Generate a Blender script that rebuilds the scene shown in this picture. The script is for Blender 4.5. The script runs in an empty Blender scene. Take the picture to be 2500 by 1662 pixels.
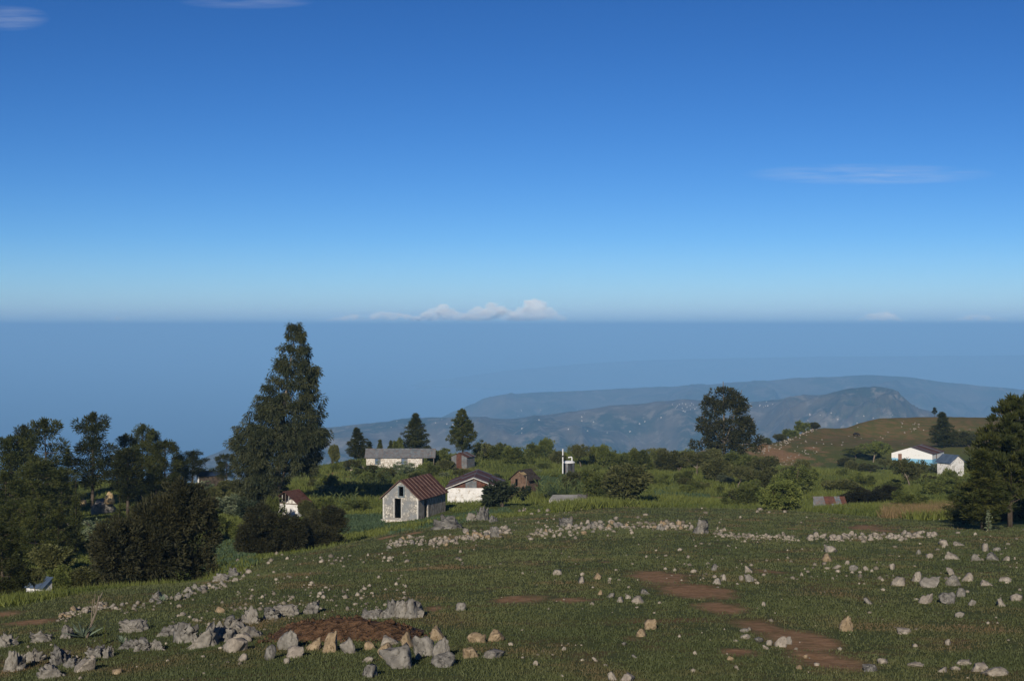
import bpy, math, random
import numpy as np
from mathutils import Vector, Matrix, noise as mnoise
from mathutils.geometry import tessellate_polygon

# ------------------------------------------------------------------ camera, sky, sun
SC = bpy.context.scene
COL = SC.collection
F, HY, CX = 3700.0, 796.0, 1250.0          # focal length / eye-level row / centre column of the photograph
cam_d = bpy.data.cameras.new('camera')
cam = bpy.data.objects.new('camera', cam_d); COL.objects.link(cam)
cam_d.sensor_width = 36.0; cam_d.lens = 36.0 * F / 2500.0
cam_d.shift_y = (HY - 831.0) / 2500.0
cam_d.clip_start = 0.5; cam_d.clip_end = 600000.0
cam.location = (0, 0, 0); cam.rotation_euler = (math.radians(90), 0, 0)
SC.camera = cam

SUN_EL, SUN_AZ = 23.0, math.atan2(-0.19, -0.982)
tosun = Vector((math.sin(SUN_AZ) * math.cos(math.radians(SUN_EL)), math.cos(SUN_AZ) * math.cos(math.radians(SUN_EL)), math.sin(math.radians(SUN_EL))))
world = bpy.data.worlds.new('World'); SC.world = world; world.use_nodes = True
wn, wl = world.node_tree.nodes, world.node_tree.links
wn.clear()
w_out = wn.new('ShaderNodeOutputWorld'); w_bg = wn.new('ShaderNodeBackground')
sky = wn.new('ShaderNodeTexSky'); sky.sky_type = 'NISHITA'; sky.sun_disc = False
sky.sun_elevation = math.radians(SUN_EL); sky.sun_rotation = SUN_AZ % (2 * math.pi)
sky.altitude = 3000.0; sky.air_density = 0.9; sky.dust_density = 0.6; sky.ozone_density = 4.6
w_bg.inputs['Strength'].default_value = 0.088
w_hsv = wn.new('ShaderNodeHueSaturation'); w_hsv.inputs['Saturation'].default_value = 1.13
wl.new(sky.outputs['Color'], w_hsv.inputs['Color'])

def wvec(op, a, b=None, sc=None):
    n = wn.new('ShaderNodeVectorMath'); n.operation = op; wl.new(a, n.inputs[0])
    if sc is not None: n.inputs['Scale'].default_value = sc
    if isinstance(b, tuple): n.inputs[1].default_value = b
    elif b is not None: wl.new(b, n.inputs[1])
    return n.outputs[0]
# a little more contrast in the blue of the sky, as through a polarising filter
w_c = wvec('MINIMUM', wvec('SCALE', w_hsv.outputs['Color'], sc=0.088), (1.0, 1.0, 1.0))
w_p = wvec('POWER', w_c, (0.34, 0.34, 0.34))
w_sky = wvec('SCALE', wvec('MULTIPLY', w_hsv.outputs['Color'], w_p), sc=1.0)

def wmath(op, a, b=None):
    n = wn.new('ShaderNodeMath'); n.operation = op
    for i, v in enumerate((a, b)):
        if v is None: continue
        if isinstance(v, (int, float)): n.inputs[i].default_value = v
        else: wl.new(v, n.inputs[i])
    return n.outputs[0]
w_tc = wn.new('ShaderNodeTexCoord'); w_sep = wn.new('ShaderNodeSeparateXYZ')
wl.new(w_tc.outputs['Generated'], w_sep.inputs[0])
w_y = wmath('MAXIMUM', w_sep.outputs['Y'], 0.05)
w_u = wmath('DIVIDE', w_sep.outputs['X'], w_y); w_v = wmath('DIVIDE', w_sep.outputs['Z'], w_y)
w_comb = wn.new('ShaderNodeCombineXYZ')
wl.new(wmath('MULTIPLY', w_u, 26.0), w_comb.inputs[0]); wl.new(wmath('MULTIPLY', w_v, 330.0), w_comb.inputs[1])
w_noise = wn.new('ShaderNodeTexNoise'); w_noise.inputs['Scale'].default_value = 1.0; w_noise.inputs['Detail'].default_value = 5.0
wl.new(w_comb.outputs[0], w_noise.inputs['Vector'])
w_n = wmath('MULTIPLY', wmath('MAXIMUM', wmath('SUBTRACT', w_noise.outputs['Fac'], 0.30), 0.0), 2.0)
w_last = None
for (cu, cv, ru, rv, amp) in ((0.236, 0.1000, 0.085, 0.0075, 0.34), (-0.332, 0.203, 0.028, 0.009, 0.30), (-0.175, 0.2135, 0.045, 0.005, 0.25)):
    # thin streaks of high cloud in the sky
    a = wmath('POWER', wmath('ABSOLUTE', wmath('DIVIDE', wmath('SUBTRACT', w_u, cu), ru)), 2.0)
    b = wmath('POWER', wmath('ABSOLUTE', wmath('DIVIDE', wmath('SUBTRACT', w_v, cv), rv)), 2.0)
    m = wmath('MULTIPLY', wmath('MAXIMUM', wmath('SUBTRACT', 1.0, wmath('ADD', a, b)), 0.0), amp)
    w_last = m if w_last is None else wmath('ADD', w_last, m)
w_mask = wmath('MULTIPLY', w_last, w_n)
w_mix = wn.new('ShaderNodeMix'); w_mix.data_type = 'RGBA'
wl.new(w_mask, w_mix.inputs[0]); wl.new(w_sky, w_mix.inputs[6])
w_mix.inputs[7].default_value = (7.0, 7.6, 8.4, 1)
wl.new(w_mix.outputs[2], w_bg.inputs['Color']); wl.new(w_bg.outputs[0], w_out.inputs['Surface'])

sun_d = bpy.data.lights.new('sun', 'SUN'); sun_d.energy = 4.0; sun_d.angle = math.radians(0.5); sun_d.color = (1.0, 0.90, 0.76)
sun = bpy.data.objects.new('sun', sun_d); COL.objects.link(sun)
sun.rotation_euler = tosun.to_track_quat('Z', 'Y').to_euler()
vs = SC.view_settings
vs.view_transform = 'Standard'; vs.look = 'None'; vs.exposure = 0.0; vs.gamma = 1.0; vs.use_curve_mapping = False
SC.render.engine = 'CYCLES'
cy = SC.cycles
cy.max_bounces = 5; cy.diffuse_bounces = 3; cy.glossy_bounces = 2; cy.transmission_bounces = 3; cy.transparent_max_bounces = 8; cy.volume_bounces = 1
cy.use_denoising = True
cy.sample_clamp_indirect = 5.0

# ------------------------------------------------------------------ helpers
RNG = np.random.default_rng(7)
random.seed(7)

def tag(o, label=None, cat=None, group=None, kind=None):
    if label: o['label'] = label
    if cat: o['category'] = cat
    if group: o['group'] = group
    if kind: o['kind'] = kind
    return o
def link(name, me, parent=None, loc=None):
    o = bpy.data.objects.new(name, me); COL.objects.link(o)
    if parent: o.parent = parent
    if loc is not None: o.location = loc
    return o
def empty(name, loc=(0, 0, 0), rz=0.0, s=(1, 1, 1)):
    o = bpy.data.objects.new(name, None); COL.objects.link(o)
    o.location = loc; o.rotation_euler = (0, 0, rz); o.scale = s
    o.empty_display_size = 0.2
    return o
def np_mesh(name, v, f, mat=None, tint=None, smooth=False):
    """mesh from arrays: v (n,3), f (m,3) or (m,4); tint = one float per face"""
    v = np.asarray(v, dtype=np.float32); f = np.asarray(f, dtype=np.int32)
    me = bpy.data.meshes.new(name)
    k = f.shape[1]
    me.vertices.add(len(v)); me.vertices.foreach_set('co', v.ravel())
    me.loops.add(f.size); me.loops.foreach_set('vertex_index', f.ravel())
    me.polygons.add(len(f)); me.polygons.foreach_set('loop_start', np.arange(0, f.size, k, dtype=np.int32))
    me.update(calc_edges=True); me.validate()
    if tint is not None:
        a = me.attributes.new('tint', 'FLOAT', 'FACE'); a.data.foreach_set('value', np.asarray(tint, dtype=np.float32))
    if smooth: me.polygons.foreach_set('use_smooth', np.ones(len(f), dtype=bool))
    if mat: me.materials.append(mat)
    return me
class MB:
    def __init__(s): s.v = []; s.f = []
    def poly(s, pts):
        b = len(s.v); s.v += [tuple(p) for p in pts]; s.f.append(tuple(range(b, b + len(pts)))); return s
    def hexa(s, p):
        """8 corners, bottom ring 0-3 anticlockwise, top ring 4-7"""
        b = len(s.v); s.v += [tuple(q) for q in p]
        for q in ((3, 2, 1, 0), (4, 5, 6, 7), (0, 1, 5, 4), (1, 2, 6, 5), (2, 3, 7, 6), (3, 0, 4, 7)): s.f.append(tuple(b + i for i in q))
        return s
    def box(s, x0, x1, y0, y1, z0, z1):
        return s.hexa([(x0, y0, z0), (x1, y0, z0), (x1, y1, z0), (x0, y1, z0), (x0, y0, z1), (x1, y0, z1), (x1, y1, z1), (x0, y1, z1)])
    def tube(s, pts, rad, n=6, cap=True):
        pts = [Vector(p) for p in pts]; b0 = len(s.v)
        for i, p in enumerate(pts):
            t = (pts[min(i + 1, len(pts) - 1)] - pts[max(i - 1, 0)])
            t = t.normalized() if t.length > 1e-9 else Vector((0, 0, 1))
            a = t.orthogonal().normalized() if abs(t.z) < .9 else Vector((1, 0, 0)).cross(t).normalized()
            c = t.cross(a)
            for k in range(n):
                w = 2 * math.pi * k / n
                s.v.append(tuple(p + (a * math.cos(w) + c * math.sin(w)) * rad[i]))
        for i in range(len(pts) - 1):
            for k in range(n):
                s.f.append((b0 + i * n + k, b0 + i * n + (k + 1) % n, b0 + (i + 1) * n + (k + 1) % n, b0 + (i + 1) * n + k))
        if cap:
            s.f.append(tuple(b0 + k for k in reversed(range(n)))); e = b0 + (len(pts) - 1) * n
            s.f.append(tuple(e + k for k in range(n)))
        return s
    def mesh(s, name, mat=None, smooth=False):
        me = bpy.data.meshes.new(name); me.from_pydata(s.v, [], s.f); me.update()
        if mat: me.materials.append(mat)
        if smooth: me.polygons.foreach_set('use_smooth', [True] * len(me.polygons))
        return me
    def build(s, name, mat, parent=None, smooth=False, loc=None):
        return link(name, s.mesh(name, mat, smooth), parent, loc)
def panel(outline, holes, t, place):
    """wall panel with openings; outline/holes in (a, z); thickness t towards the inside; place(a, inset, z) -> local point"""
    mb = MB(); loops = [outline] + holes
    flat = [Vector((p[0], p[1], 0)) for lp in loops for p in lp]
    tris = tessellate_polygon([[Vector((p[0], p[1], 0)) for p in lp] for lp in loops])
    n = len(flat)
    mb.v = [tuple(place(p.x, 0, p.y)) for p in flat] + [tuple(place(p.x, t, p.y)) for p in flat]
    for a, b, c in tris: mb.f += [(a, b, c), (n + c, n + b, n + a)]
    o = 0
    for lp in loops:
        for i in range(len(lp)):
            j = (i + 1) % len(lp); mb.f.append((o + i, o + j, n + o + j, n + o + i))
        o += len(lp)
    return mb

# numpy value noise
def _hash(ix, iy, seed):
    h = (ix.astype(np.int64) * 374761393 + iy.astype(np.int64) * 668265263 + seed * 974711) & 0xffffffff
    h = ((h ^ (h >> 13)) * 1274126177) & 0xffffffff
    return ((h ^ (h >> 16)) & 0xffff) / 65535.0
def vnoise(x, y, seed=0):
    ix, iy = np.floor(x), np.floor(y); fx, fy = x - ix, y - iy
    fx = fx * fx * (3 - 2 * fx); fy = fy * fy * (3 - 2 * fy)
    a, b = _hash(ix, iy, seed), _hash(ix + 1, iy, seed); c, d = _hash(ix, iy + 1, seed), _hash(ix + 1, iy + 1, seed)
    return (a + (b - a) * fx) * (1 - fy) + (c + (d - c) * fx) * fy - 0.5
def fbm(x, y, oct=4, seed=0):
    s, a = 0.0, 1.0
    for o in range(oct):
        s = s + a * vnoise(x * 2 ** o + 17.3 * o, y * 2 ** o - 9.1 * o, seed + o); a *= 0.5
    return s
def inpoly(x, y, poly):
    x = np.asarray(x, float); y = np.asarray(y, float); r = np.zeros(x.shape, bool); n = len(poly)
    for i in range(n):
        (x1, y1), (x2, y2) = poly[i], poly[(i + 1) % n]
        if y1 == y2: continue
        c = ((y1 > y) != (y2 > y)) & (x < (x2 - x1) * (y - y1) / (y2 - y1) + x1); r ^= c
    return r

# ------------------------------------------------------------------ materials
def mat_new(name):
    m = bpy.data.materials.new(name); m.use_nodes = True
    nt = m.node_tree; b = nt.nodes['Principled BSDF']; b.inputs['Roughness'].default_value = 0.9
    b.inputs['Specular IOR Level'].default_value = 0.2
    return m, nt, b
def rgba(c): return (c[0], c[1], c[2], 1.0)
def mixrgb(nt, fac, a, b):
    n = nt.nodes.new('ShaderNodeMix'); n.data_type = 'RGBA'
    for key, v in ((0, fac), (6, a), (7, b)):
        if isinstance(v, (int, float)): n.inputs[key].default_value = v
        elif isinstance(v, tuple): n.inputs[key].default_value = rgba(v)
        else: nt.links.new(v, n.inputs[key])
    return n.outputs[2]
def ramp(nt, fac, lo, hi):
    n = nt.nodes.new('ShaderNodeMapRange'); n.interpolation_type = 'SMOOTHSTEP'
    n.inputs['From Min'].default_value = lo; n.inputs['From Max'].default_value = hi
    nt.links.new(fac, n.inputs['Value']); return n.outputs['Result']
def tex(nt, scale, detail=4.0, kind='noise', coord='Object', stretch=None, rough=0.6):
    tc = nt.nodes.new('ShaderNodeTexCoord'); src = tc.outputs[coord]
    if stretch:
        mp = nt.nodes.new('ShaderNodeMapping'); mp.inputs['Scale'].default_value = stretch
        nt.links.new(src, mp.inputs['Vector']); src = mp.outputs[0]
    if kind == 'noise':
        n = nt.nodes.new('ShaderNodeTexNoise'); n.inputs['Detail'].default_value = detail; n.inputs['Roughness'].default_value = rough; out = n.outputs['Fac']
    else:
        n = nt.nodes.new('ShaderNodeTexVoronoi'); out = n.outputs['Distance']
        if kind == 'cell': out = n.outputs['Color']
        if kind == 'edge': n.feature = 'DISTANCE_TO_EDGE'
    n.inputs['Scale'].default_value = scale; nt.links.new(src, n.inputs['Vector'])
    return out
def bump(nt, b, h, strength=0.5, dist=0.05):
    n = nt.nodes.new('ShaderNodeBump'); n.inputs['Strength'].default_value = strength; n.inputs['Distance'].default_value = dist
    nt.links.new(h, n.inputs['Height']); nt.links.new(n.outputs[0], b.inputs['Normal'])
def objrand(nt):
    return nt.nodes.new('ShaderNodeObjectInfo').outputs['Random']
def mat_mottle(name, c1, c2, scale=3.0, lo=0.35, hi=0.65, c3=None, s3=12.0, rough=0.9, metal=0.0, bmp=0.3, rnd=None, stretch=None, dist=0.05):
    m, nt, b = mat_new(name)
    n1 = tex(nt, scale, 5, stretch=stretch)
    col = mixrgb(nt, ramp(nt, n1, lo, hi), c1, c2)
    if c3: col = mixrgb(nt, ramp(nt, tex(nt, s3, 4, stretch=stretch), 0.53, 0.64), col, c3)
    if rnd: col = mixrgb(nt, objrand(nt), col, mixrgb(nt, 0.55, col, rnd))
    nt.links.new(col, b.inputs['Base Color']); b.inputs['Roughness'].default_value = rough; b.inputs['Metallic'].default_value = metal
    if bmp: bump(nt, b, n1, bmp, dist)
    return m
def mat_leaf(name, c1, c2, c3=None, trans=0.25, var=0.35):
    m, nt, b = mat_new(name)
    at = nt.nodes.new('ShaderNodeAttribute'); at.attribute_name = 'tint'
    col = mixrgb(nt, at.outputs['Fac'], c1, c2)
    if c3: col = mixrgb(nt, ramp(nt, tex(nt, 0.22, 5), 0.51, 0.71), col, c3)
    hs = nt.nodes.new('ShaderNodeHueSaturation'); nt.links.new(col, hs.inputs['Color'])
    r = nt.nodes.new('ShaderNodeMapRange'); nt.links.new(objrand(nt), r.inputs['Value'])
    r.inputs['To Min'].default_value = 1 - var; r.inputs['To Max'].default_value = 1 + var
    nt.links.new(r.outputs[0], hs.inputs['Value']); col = hs.outputs[0]
    nt.links.new(col, b.inputs['Base Color']); b.inputs['Roughness'].default_value = 0.65; b.inputs['Specular IOR Level'].default_value = 0.25
    t = nt.nodes.new('ShaderNodeBsdfTranslucent'); nt.links.new(col, t.inputs['Color'])
    mx = nt.nodes.new('ShaderNodeMixShader'); mx.inputs[0].default_value = trans
    nt.links.new(b.outputs[0], mx.inputs[1]); nt.links.new(t.outputs[0], mx.inputs[2])
    nt.links.new(mx.outputs[0], nt.nodes['Material Output'].inputs['Surface'])
    return m
M = {}
M['pine'] = mat_leaf('pine_needles', (.022, .034, .008), (.080, .086, .020))
M['pine_bright'] = mat_leaf('young_pine_needles', (.032, .050, .010), (.115, .118, .026))
M['euca'] = mat_leaf('gum_leaves', (.024, .038, .016), (.108, .114, .045))
M['euca_olive'] = mat_leaf('olive_gum_leaves', (.030, .042, .014), (.105, .100, .034))
M['bush_dark'] = mat_leaf('dark_twiggy_leaves', (.018, .020, .008), (.056, .053, .022))
M['bush'] = mat_leaf('scrub_leaves', (.054, .078, .018), (.180, .200, .050))
M['bush_olive'] = mat_leaf('olive_scrub_leaves', (.052, .064, .020), (.158, .158, .054))
M['bush_pale'] = mat_leaf('pale_leaves', (.07, .10, .05), (.24, .27, .16))
M['bush_broad'] = mat_leaf('dark_broad_leaves', (.020, .034, .016), (.055, .068, .034))
M['weed'] = mat_leaf('weed_leaves', (.060, .086, .018), (.185, .210, .048), (.13, .145, .036), var=0)
M['crop'] = mat_leaf('bluish_crop_leaves', (.045, .080, .040), (.10, .15, .075), var=0)
M['grass'] = mat_leaf('grass_blades', (.064, .083, .031), (.126, .140, .054), (.165, .115, .060), var=0, trans=.15)
M['drygrass'] = mat_leaf('dry_grass_blades', (.16, .12, .05), (.30, .21, .10), var=0)
M['maize'] = mat_leaf('maize_leaves', (.05, .085, .03), (.16, .19, .06))
M['agave'] = mat_leaf('agave_leaves', (.10, .14, .09), (.20, .25, .17), trans=.05)
M['bark'] = mat_mottle('bark', (.055, .042, .030), (.12, .095, .07), 6, stretch=(1, 1, .2))
M['bark_pale'] = mat_mottle('pale_bark', (.15, .12, .09), (.30, .25, .19), 4, stretch=(1, 1, .2))
M['rock_grey'] = mat_mottle('grey_limestone', (.10, .097, .088), (.26, .248, .222), 3.6, c3=(.045, .044, .040), s3=6, bmp=.7, rnd=(.33, .30, .25), dist=.08)
M['rock_pale'] = mat_mottle('pale_limestone', (.21, .188, .155), (.39, .35, .29), 3.0, c3=(.12, .108, .09), s3=8, bmp=.6, rnd=(.34, .29, .235))
M['rock_ochre'] = mat_mottle('ochre_limestone', (.24, .18, .11), (.38, .295, .19), 3.0, c3=(.15, .11, .065), s3=8, bmp=.6)
M['chips'] = mat_mottle('stone_chips', (.16, .14, .11), (.40, .35, .28), .6, c3=(.14, .12, .10), s3=2.2, bmp=.3)
M['soil'] = mat_mottle('red_earth', (.13, .068, .034), (.26, .145, .078), 5.0, c3=(.05, .03, .018), s3=14, bmp=1.0, dist=.1)
M['dug_soil'] = mat_mottle('dug_earth', (.060, .034, .018), (.150, .085, .046), 6.0, c3=(.03, .018, .011), s3=9, bmp=1.0, dist=.12)
M['rust'] = mat_mottle('rusted_sheet', (.085, .034, .024), (.15, .062, .040), 2.2, c3=(.055, .026, .02), s3=6, rough=.75, rnd=(.12, .07, .055))
M['rust_rib'] = mat_mottle('worn_sheet_rib', (.20, .13, .10), (.30, .21, .17), 3, rough=.7)
M['zinc'] = mat_mottle('weathered_zinc', (.105, .125, .14), (.19, .215, .23), 1.6, c3=(.17, .11, .085), s3=3, rough=.7, metal=.0, rnd=(.17, .15, .14), bmp=.1)
M['bluemetal'] = mat_mottle('blue_grey_sheet', (.09, .13, .19), (.13, .18, .25), 1.5, rough=.45, metal=.25, bmp=.1)
M['navy'] = mat_mottle('navy_sheet', (.015, .028, .06), (.025, .042, .08), 1.5, rough=.5, bmp=.1)
M['white'] = mat_mottle('whitewash', (.66, .65, .62), (.82, .81, .78), 1.5, c3=(.48, .43, .36), s3=2.6, bmp=.15)
M['wood'] = mat_mottle('weathered_wood', (.15, .12, .09), (.27, .23, .18), 5, stretch=(1, 1, .15))
M['mud'] = mat_mottle('mud_wall', (.11, .068, .048), (.20, .135, .095), 2.5, c3=(.11, .07, .05), s3=4, bmp=.8)
M['thatch'] = mat_mottle('dark_thatch', (.035, .028, .022), (.085, .066, .05), 4, bmp=.8)  # thatch brown, also used for shade painted below the navy roof
M['concrete'] = mat_mottle('bare_concrete', (.30, .29, .26), (.40, .39, .35), 1.5)
M['black'] = mat_mottle('dark_plastic', (.025, .028, .032), (.05, .052, .055), 2, rough=.6)  # tank plastic, also the dark of openings put in as colour
M['hide'] = mat_mottle('black_hide', (.012, .010, .009), (.028, .024, .020), 3)
M['pipe'] = mat_mottle('white_pipe', (.72, .73, .72), (.82, .82, .80), 1.5, rough=.5, bmp=0)
M['brown'] = mat_mottle('brown_door_paint', (.20, .11, .08), (.28, .17, .12), 3)
M['frame'] = mat_mottle('grey_frame_paint', (.16, .20, .22), (.26, .30, .31), 4)
M['straw'] = mat_mottle('dry_straw', (.36, .25, .12), (.56, .43, .24), 3, bmp=.8)
def mat_rubble(name, joint, c1, c2, scale, wash=None, ws=1.2):
    m, nt, b = mat_new(name)
    n = tex(nt, scale, kind='edge', stretch=(1, 1, .8)); cell = tex(nt, scale, kind='cell', stretch=(1, 1, .8))
    sp = nt.nodes.new('ShaderNodeSeparateColor'); nt.links.new(cell, sp.inputs[0])
    col = mixrgb(nt, sp.outputs[0], c1, c2)
    col = mixrgb(nt, ramp(nt, n, 0.02, 0.12), joint, col)
    if wash: col = mixrgb(nt, ramp(nt, tex(nt, ws, 5), .42, .60), col, wash)
    nt.links.new(col, b.inputs['Base Color']); bump(nt, b, n, .8, .06)
    return m
M['stone_wash'] = mat_rubble('whitewashed_rubble', (.36, .29, .22), (.56, .52, .46), (.82, .79, .72), 5.0)
M['hut_front'] = mat_rubble('worn_lime_rubble', (.20, .19, .17), (.24, .235, .22), (.62, .58, .50), 4.2, (.23, .24, .245), .8)
M['hut_side'] = mat_mottle('weathered_plaster', (.22, .19, .15), (.46, .42, .36), 3.5, c3=(.15, .125, .10), s3=5, bmp=.5, stretch=(1, 1, .45))
M['plaster_edge'] = mat_mottle('pale_plaster_edge', (.46, .45, .42), (.62, .60, .55), 3)
def mat_house():
    m, nt, b = mat_new('white_and_blue_paint')
    tc = nt.nodes.new('ShaderNodeTexCoord'); sp = nt.nodes.new('ShaderNodeSeparateXYZ'); nt.links.new(tc.outputs['Object'], sp.inputs[0])
    n1 = tex(nt, 1.5, 4)
    white = mixrgb(nt, ramp(nt, n1, .55, .75), (.80, .80, .78), (.60, .58, .52))
    col = mixrgb(nt, ramp(nt, sp.outputs['Z'], 0.98, 1.02), (.22, .48, .68), white)
    nt.links.new(col, b.inputs['Base Color']); return m
M['house_paint'] = mat_house()

# ------------------------------------------------------------------ terrain
CTRL = [(0,1662,33),(600,1662,29),(1250,1662,28),(1900,1662,28),(2500,1662,28),
 (0,1560,41),(600,1560,37),(1250,1560,35),(2500,1560,35),
 (300,1500,48),(800,1480,45),(1250,1480,43.5),(2500,1480,43),(900,1400,59),(1400,1400,56),(2500,1400,56),
 (950,1340,78),(1400,1340,75),(1900,1340,74),(2500,1340,74),(1000,1292,107),(1250,1290,105),(1700,1290,105),(2100,1290,105),(2500,1290,107),
 (1500,1260,130),(1900,1262,130),(2250,1265,130),(1550,1237,152),(1900,1245,150),
 (0,1490,50),(200,1445,62),(400,1435,65),(593,1399,80),(827,1330,105),(1050,1282,125),
 (370,1492,82),(300,1500,80),(470,1440,96),(100,1450,76),(0,1480,69),(30,1400,96),(550,1350,108),(500,1395,85),(200,1345,120),(250,1252,160),(0,1300,140),(480,1185,192),(100,1220,180),(0,1205,200),
 (700,1246,158),(640,1262,150),(670,1376,112),(800,1356,116),(560,1240,165),
 (985,1270,143),(930,1276,142),(1085,1245,150),(1140,1233,172),(1215,1232,168),
 (980,1152,243),(850,1124,250),(870,1185,213),(1040,1150,245),(1125,1143,250),(1270,1206,190),(1388,1158,214),(1380,1234,162),
 (1200,1112,272),(1400,1118,275),(1600,1120,275),(1750,1122,275),(1650,1190,205),(1850,1232,175),(2025,1250,170),
 (2250,1240,165),(2300,1205,200),(2240,1134,318),(2340,1163,256),(2090,1132,316),(2000,1165,265),(1850,1138,308),(2420,1170,250),
 (1880,1072,368),(2000,1032,400),(2150,1014,428),(2300,1010,448),(2480,1017,450),(2090,1065,398),(2350,1090,345),(1800,1094,338)]
cp = [((px - CX) / F * d, d, -(py - HY) / F * d) for px, py, d in CTRL]
cp += [(0,0,-3.9),(-12,8,-4.9),(14,8,-4.0),(60,10,-4),(-60,20,-15),(90,60,-9),(110,120,-15),(110,200,-20),(130,300,-26),(170,420,-28),
 (-45,75,-19),(-60,140,-25),(-90,220,-36),(-50,250,-30),(-20,300,-27),(40,320,-27.5),(-120,100,-34),(190,250,-24),(-150,300,-55),(60,470,-30),(170,520,-29),(110,520,-30)]
cp = np.array(cp)
def _phi(r2): return r2 * np.log(r2 + 1e-9) * 0.5
_n = len(cp); _S = 100.0
_X = cp[:, :2] / _S
_K = _phi(((_X[:, None] - _X[None]) ** 2).sum(-1)) + np.eye(_n) * 4e-4
_P = np.c_[np.ones(_n), _X]
_w = np.linalg.solve(np.block([[_K, _P], [_P.T, np.zeros((3, 3))]]), np.r_[cp[:, 2], np.zeros(3)])
def H(x, y, detail=True):
    """height of the ground at world x, y"""
    x = np.asarray(x, float); y = np.asarray(y, float); sh = x.shape
    xf, yf = x.ravel(), y.ravel()
    u = xf / np.maximum(yf + 15, 5)
    yc = np.clip(yf, -10, 540); xc = np.clip(xf, -160, 200)
    q = np.c_[xc, yc] / _S
    z = np.empty(len(q))
    for i in range(0, len(q), 20000):
        r2 = ((q[i:i + 20000, None] - _X[None]) ** 2).sum(-1)
        z[i:i + 20000] = _phi(r2) @ _w[:_n] + np.c_[np.ones(len(r2)), q[i:i + 20000]] @ _w[_n:]
    de = np.interp(u, [-.6, -.34, -.16, .06, .13, .16, .19, .235, .34, .6], [180, 225, 285, 298, 315, 352, 385, 420, 450, 480])
    over = np.maximum(yf - de, 0)
    z = z - 0.42 * np.sqrt(over ** 2 + 15 ** 2) + 0.42 * 15
    z = z - 0.5 * np.maximum(np.abs(xf) - np.where(xf > 0, 200, 160), 0) - .1 * np.maximum(-10 - yf, 0)
    if detail:
        a = np.clip((yf - 15) / 120, .25, 1.6)
        z = z + 0.16 * a * fbm(xf / 5.5, yf / 7, 4, 3) + .04 * fbm(xf / .9, yf / .9, 2, 9)
        z = z + np.clip((yf - 130) / 60, 0, 1) * 0.5 * fbm(xf / 14, yf / 14, 3, 21)
    return np.maximum(z, -935).reshape(sh)
def h1(x, y): return float(H(np.array([x]), np.array([y]))[0])
_dd = np.arange(8, 620, .2)
def G(px, py):
    """where the line of sight of a photograph pixel meets the ground"""
    x = (px - CX) / F * _dd; zr = -(py - HY) / F * _dd
    below = np.nonzero(zr <= H(x, _dd))[0]
    d = _dd[below[0]] if len(below) else 450.0
    X = (px - CX) / F * d
    return X, d, h1(X, d)
def GD(px, d):
    X = (px - CX) / F * d; return X, d, h1(X, d)

MEADOW = [(-20,-20),(-17.5,30),(-16.9,50),(-14.4,80),(-12,105),(-6.8,125),(12.3,152),(26,150),(32,135),(36.5,108),(60,100),(80,20),(60,-20)]
us = np.concatenate([np.linspace(-6, -.42, 26)[:-1], np.linspace(-.42, .42, 331), np.linspace(.42, 6, 26)[1:]])
ds = np.concatenate([np.linspace(-14, 20, 12)[:-1], np.geomspace(20, 560, 420), np.geomspace(600, 3400, 26)])
GU, GDD = np.meshgrid(us, ds)
gx = GU * (GDD + 15); gy = GDD
gz = H(gx, gy)
nr, nc = gx.shape
idx = np.arange(nr * nc).reshape(nr, nc)
gf = np.stack([idx[:-1, :-1], idx[:-1, 1:], idx[1:, 1:], idx[1:, :-1]], -1).reshape(-1, 4)
gme = np_mesh('ground', np.c_[gx.ravel(), gy.ravel(), gz.ravel()], gf, smooth=True)
def patch(px, py, rx, ry):
    x, y, z = G(px, py); x2, y2, _ = G(px, py - ry); x3, y3, _ = G(px, py + ry)
    return (x, y, rx / F * y, max(abs(y2 - y3) / 2, .3))
SOIL = [(1610,1410,95,28),(1690,1440,100,24),(1760,1490,90,24),(1850,1530,80,24),(1960,1570,110,40),(2030,1620,120,50),(1270,1465,120,22),(1390,1465,90,12),(1060,1490,60,22),
 (1260,1370,110,16),(1900,1395,120,16),(2150,1292,110,10),(1480,1372,40,9),(2000,1640,160,30),(1800,1590,90,20),(1120,1306,70,6),(60,1520,110,14),(20,1500,80,14),
 (1540,1560,80,18),(1430,1620,100,18),(2150,1600,140,25),(190,1345,55,22),(820,1155,30,8),(850,1165,22,6),(1730,1185,60,6),(1780,1195,60,6),(1760,1215,40,6),(1700,1225,50,4),
 (1130,1148,60,5),(1560,1180,30,6),(1430,1163,22,4),(1830,1105,16,16),(1860,1085,22,10),(1920,1108,110,32),(1865,1098,44,18),(1900,1140,70,8),(1985,1095,55,10),(1840,1235,30,5),(1280,1228,120,3),(1020,1300,60,5),(950,1310,40,4),(1880,1060,60,5),
 (860,1305,50,5),(1180,1225,40,2)]
sm = np.zeros(gx.shape)
wob = fbm(gx / 2.2, gy / 3.2, 4, 41)
for i_, s in enumerate(SOIL):
    X, Y, rx, ry = patch(*s[:4]); st_ = 1.25 if i_ < 6 or s[1] < 1300 or s[0] < 300 else .80
    r = np.sqrt(((gx - X) / rx) ** 2 + ((gy - Y) / ry) ** 2)
    sm = np.maximum(sm, np.clip(st_ - r * 1.15 + 1.1 * wob, 0, 1))
md = np.clip(inpoly(gx + 1.2 * wob, gy + 2 * wob, MEADOW).astype(float), 0, 1)
hill = np.clip((gy - 325) / 40, 0, 1) * np.clip((gx / np.maximum(gy, 1) - .10) / .06, 0, 1)
for nm, a in (('soil', sm), ('meadow', md), ('hill', hill)):
    at = gme.attributes.new(nm, 'FLOAT', 'POINT'); at.data.foreach_set('value', a.ravel().astype(np.float32))
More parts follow.
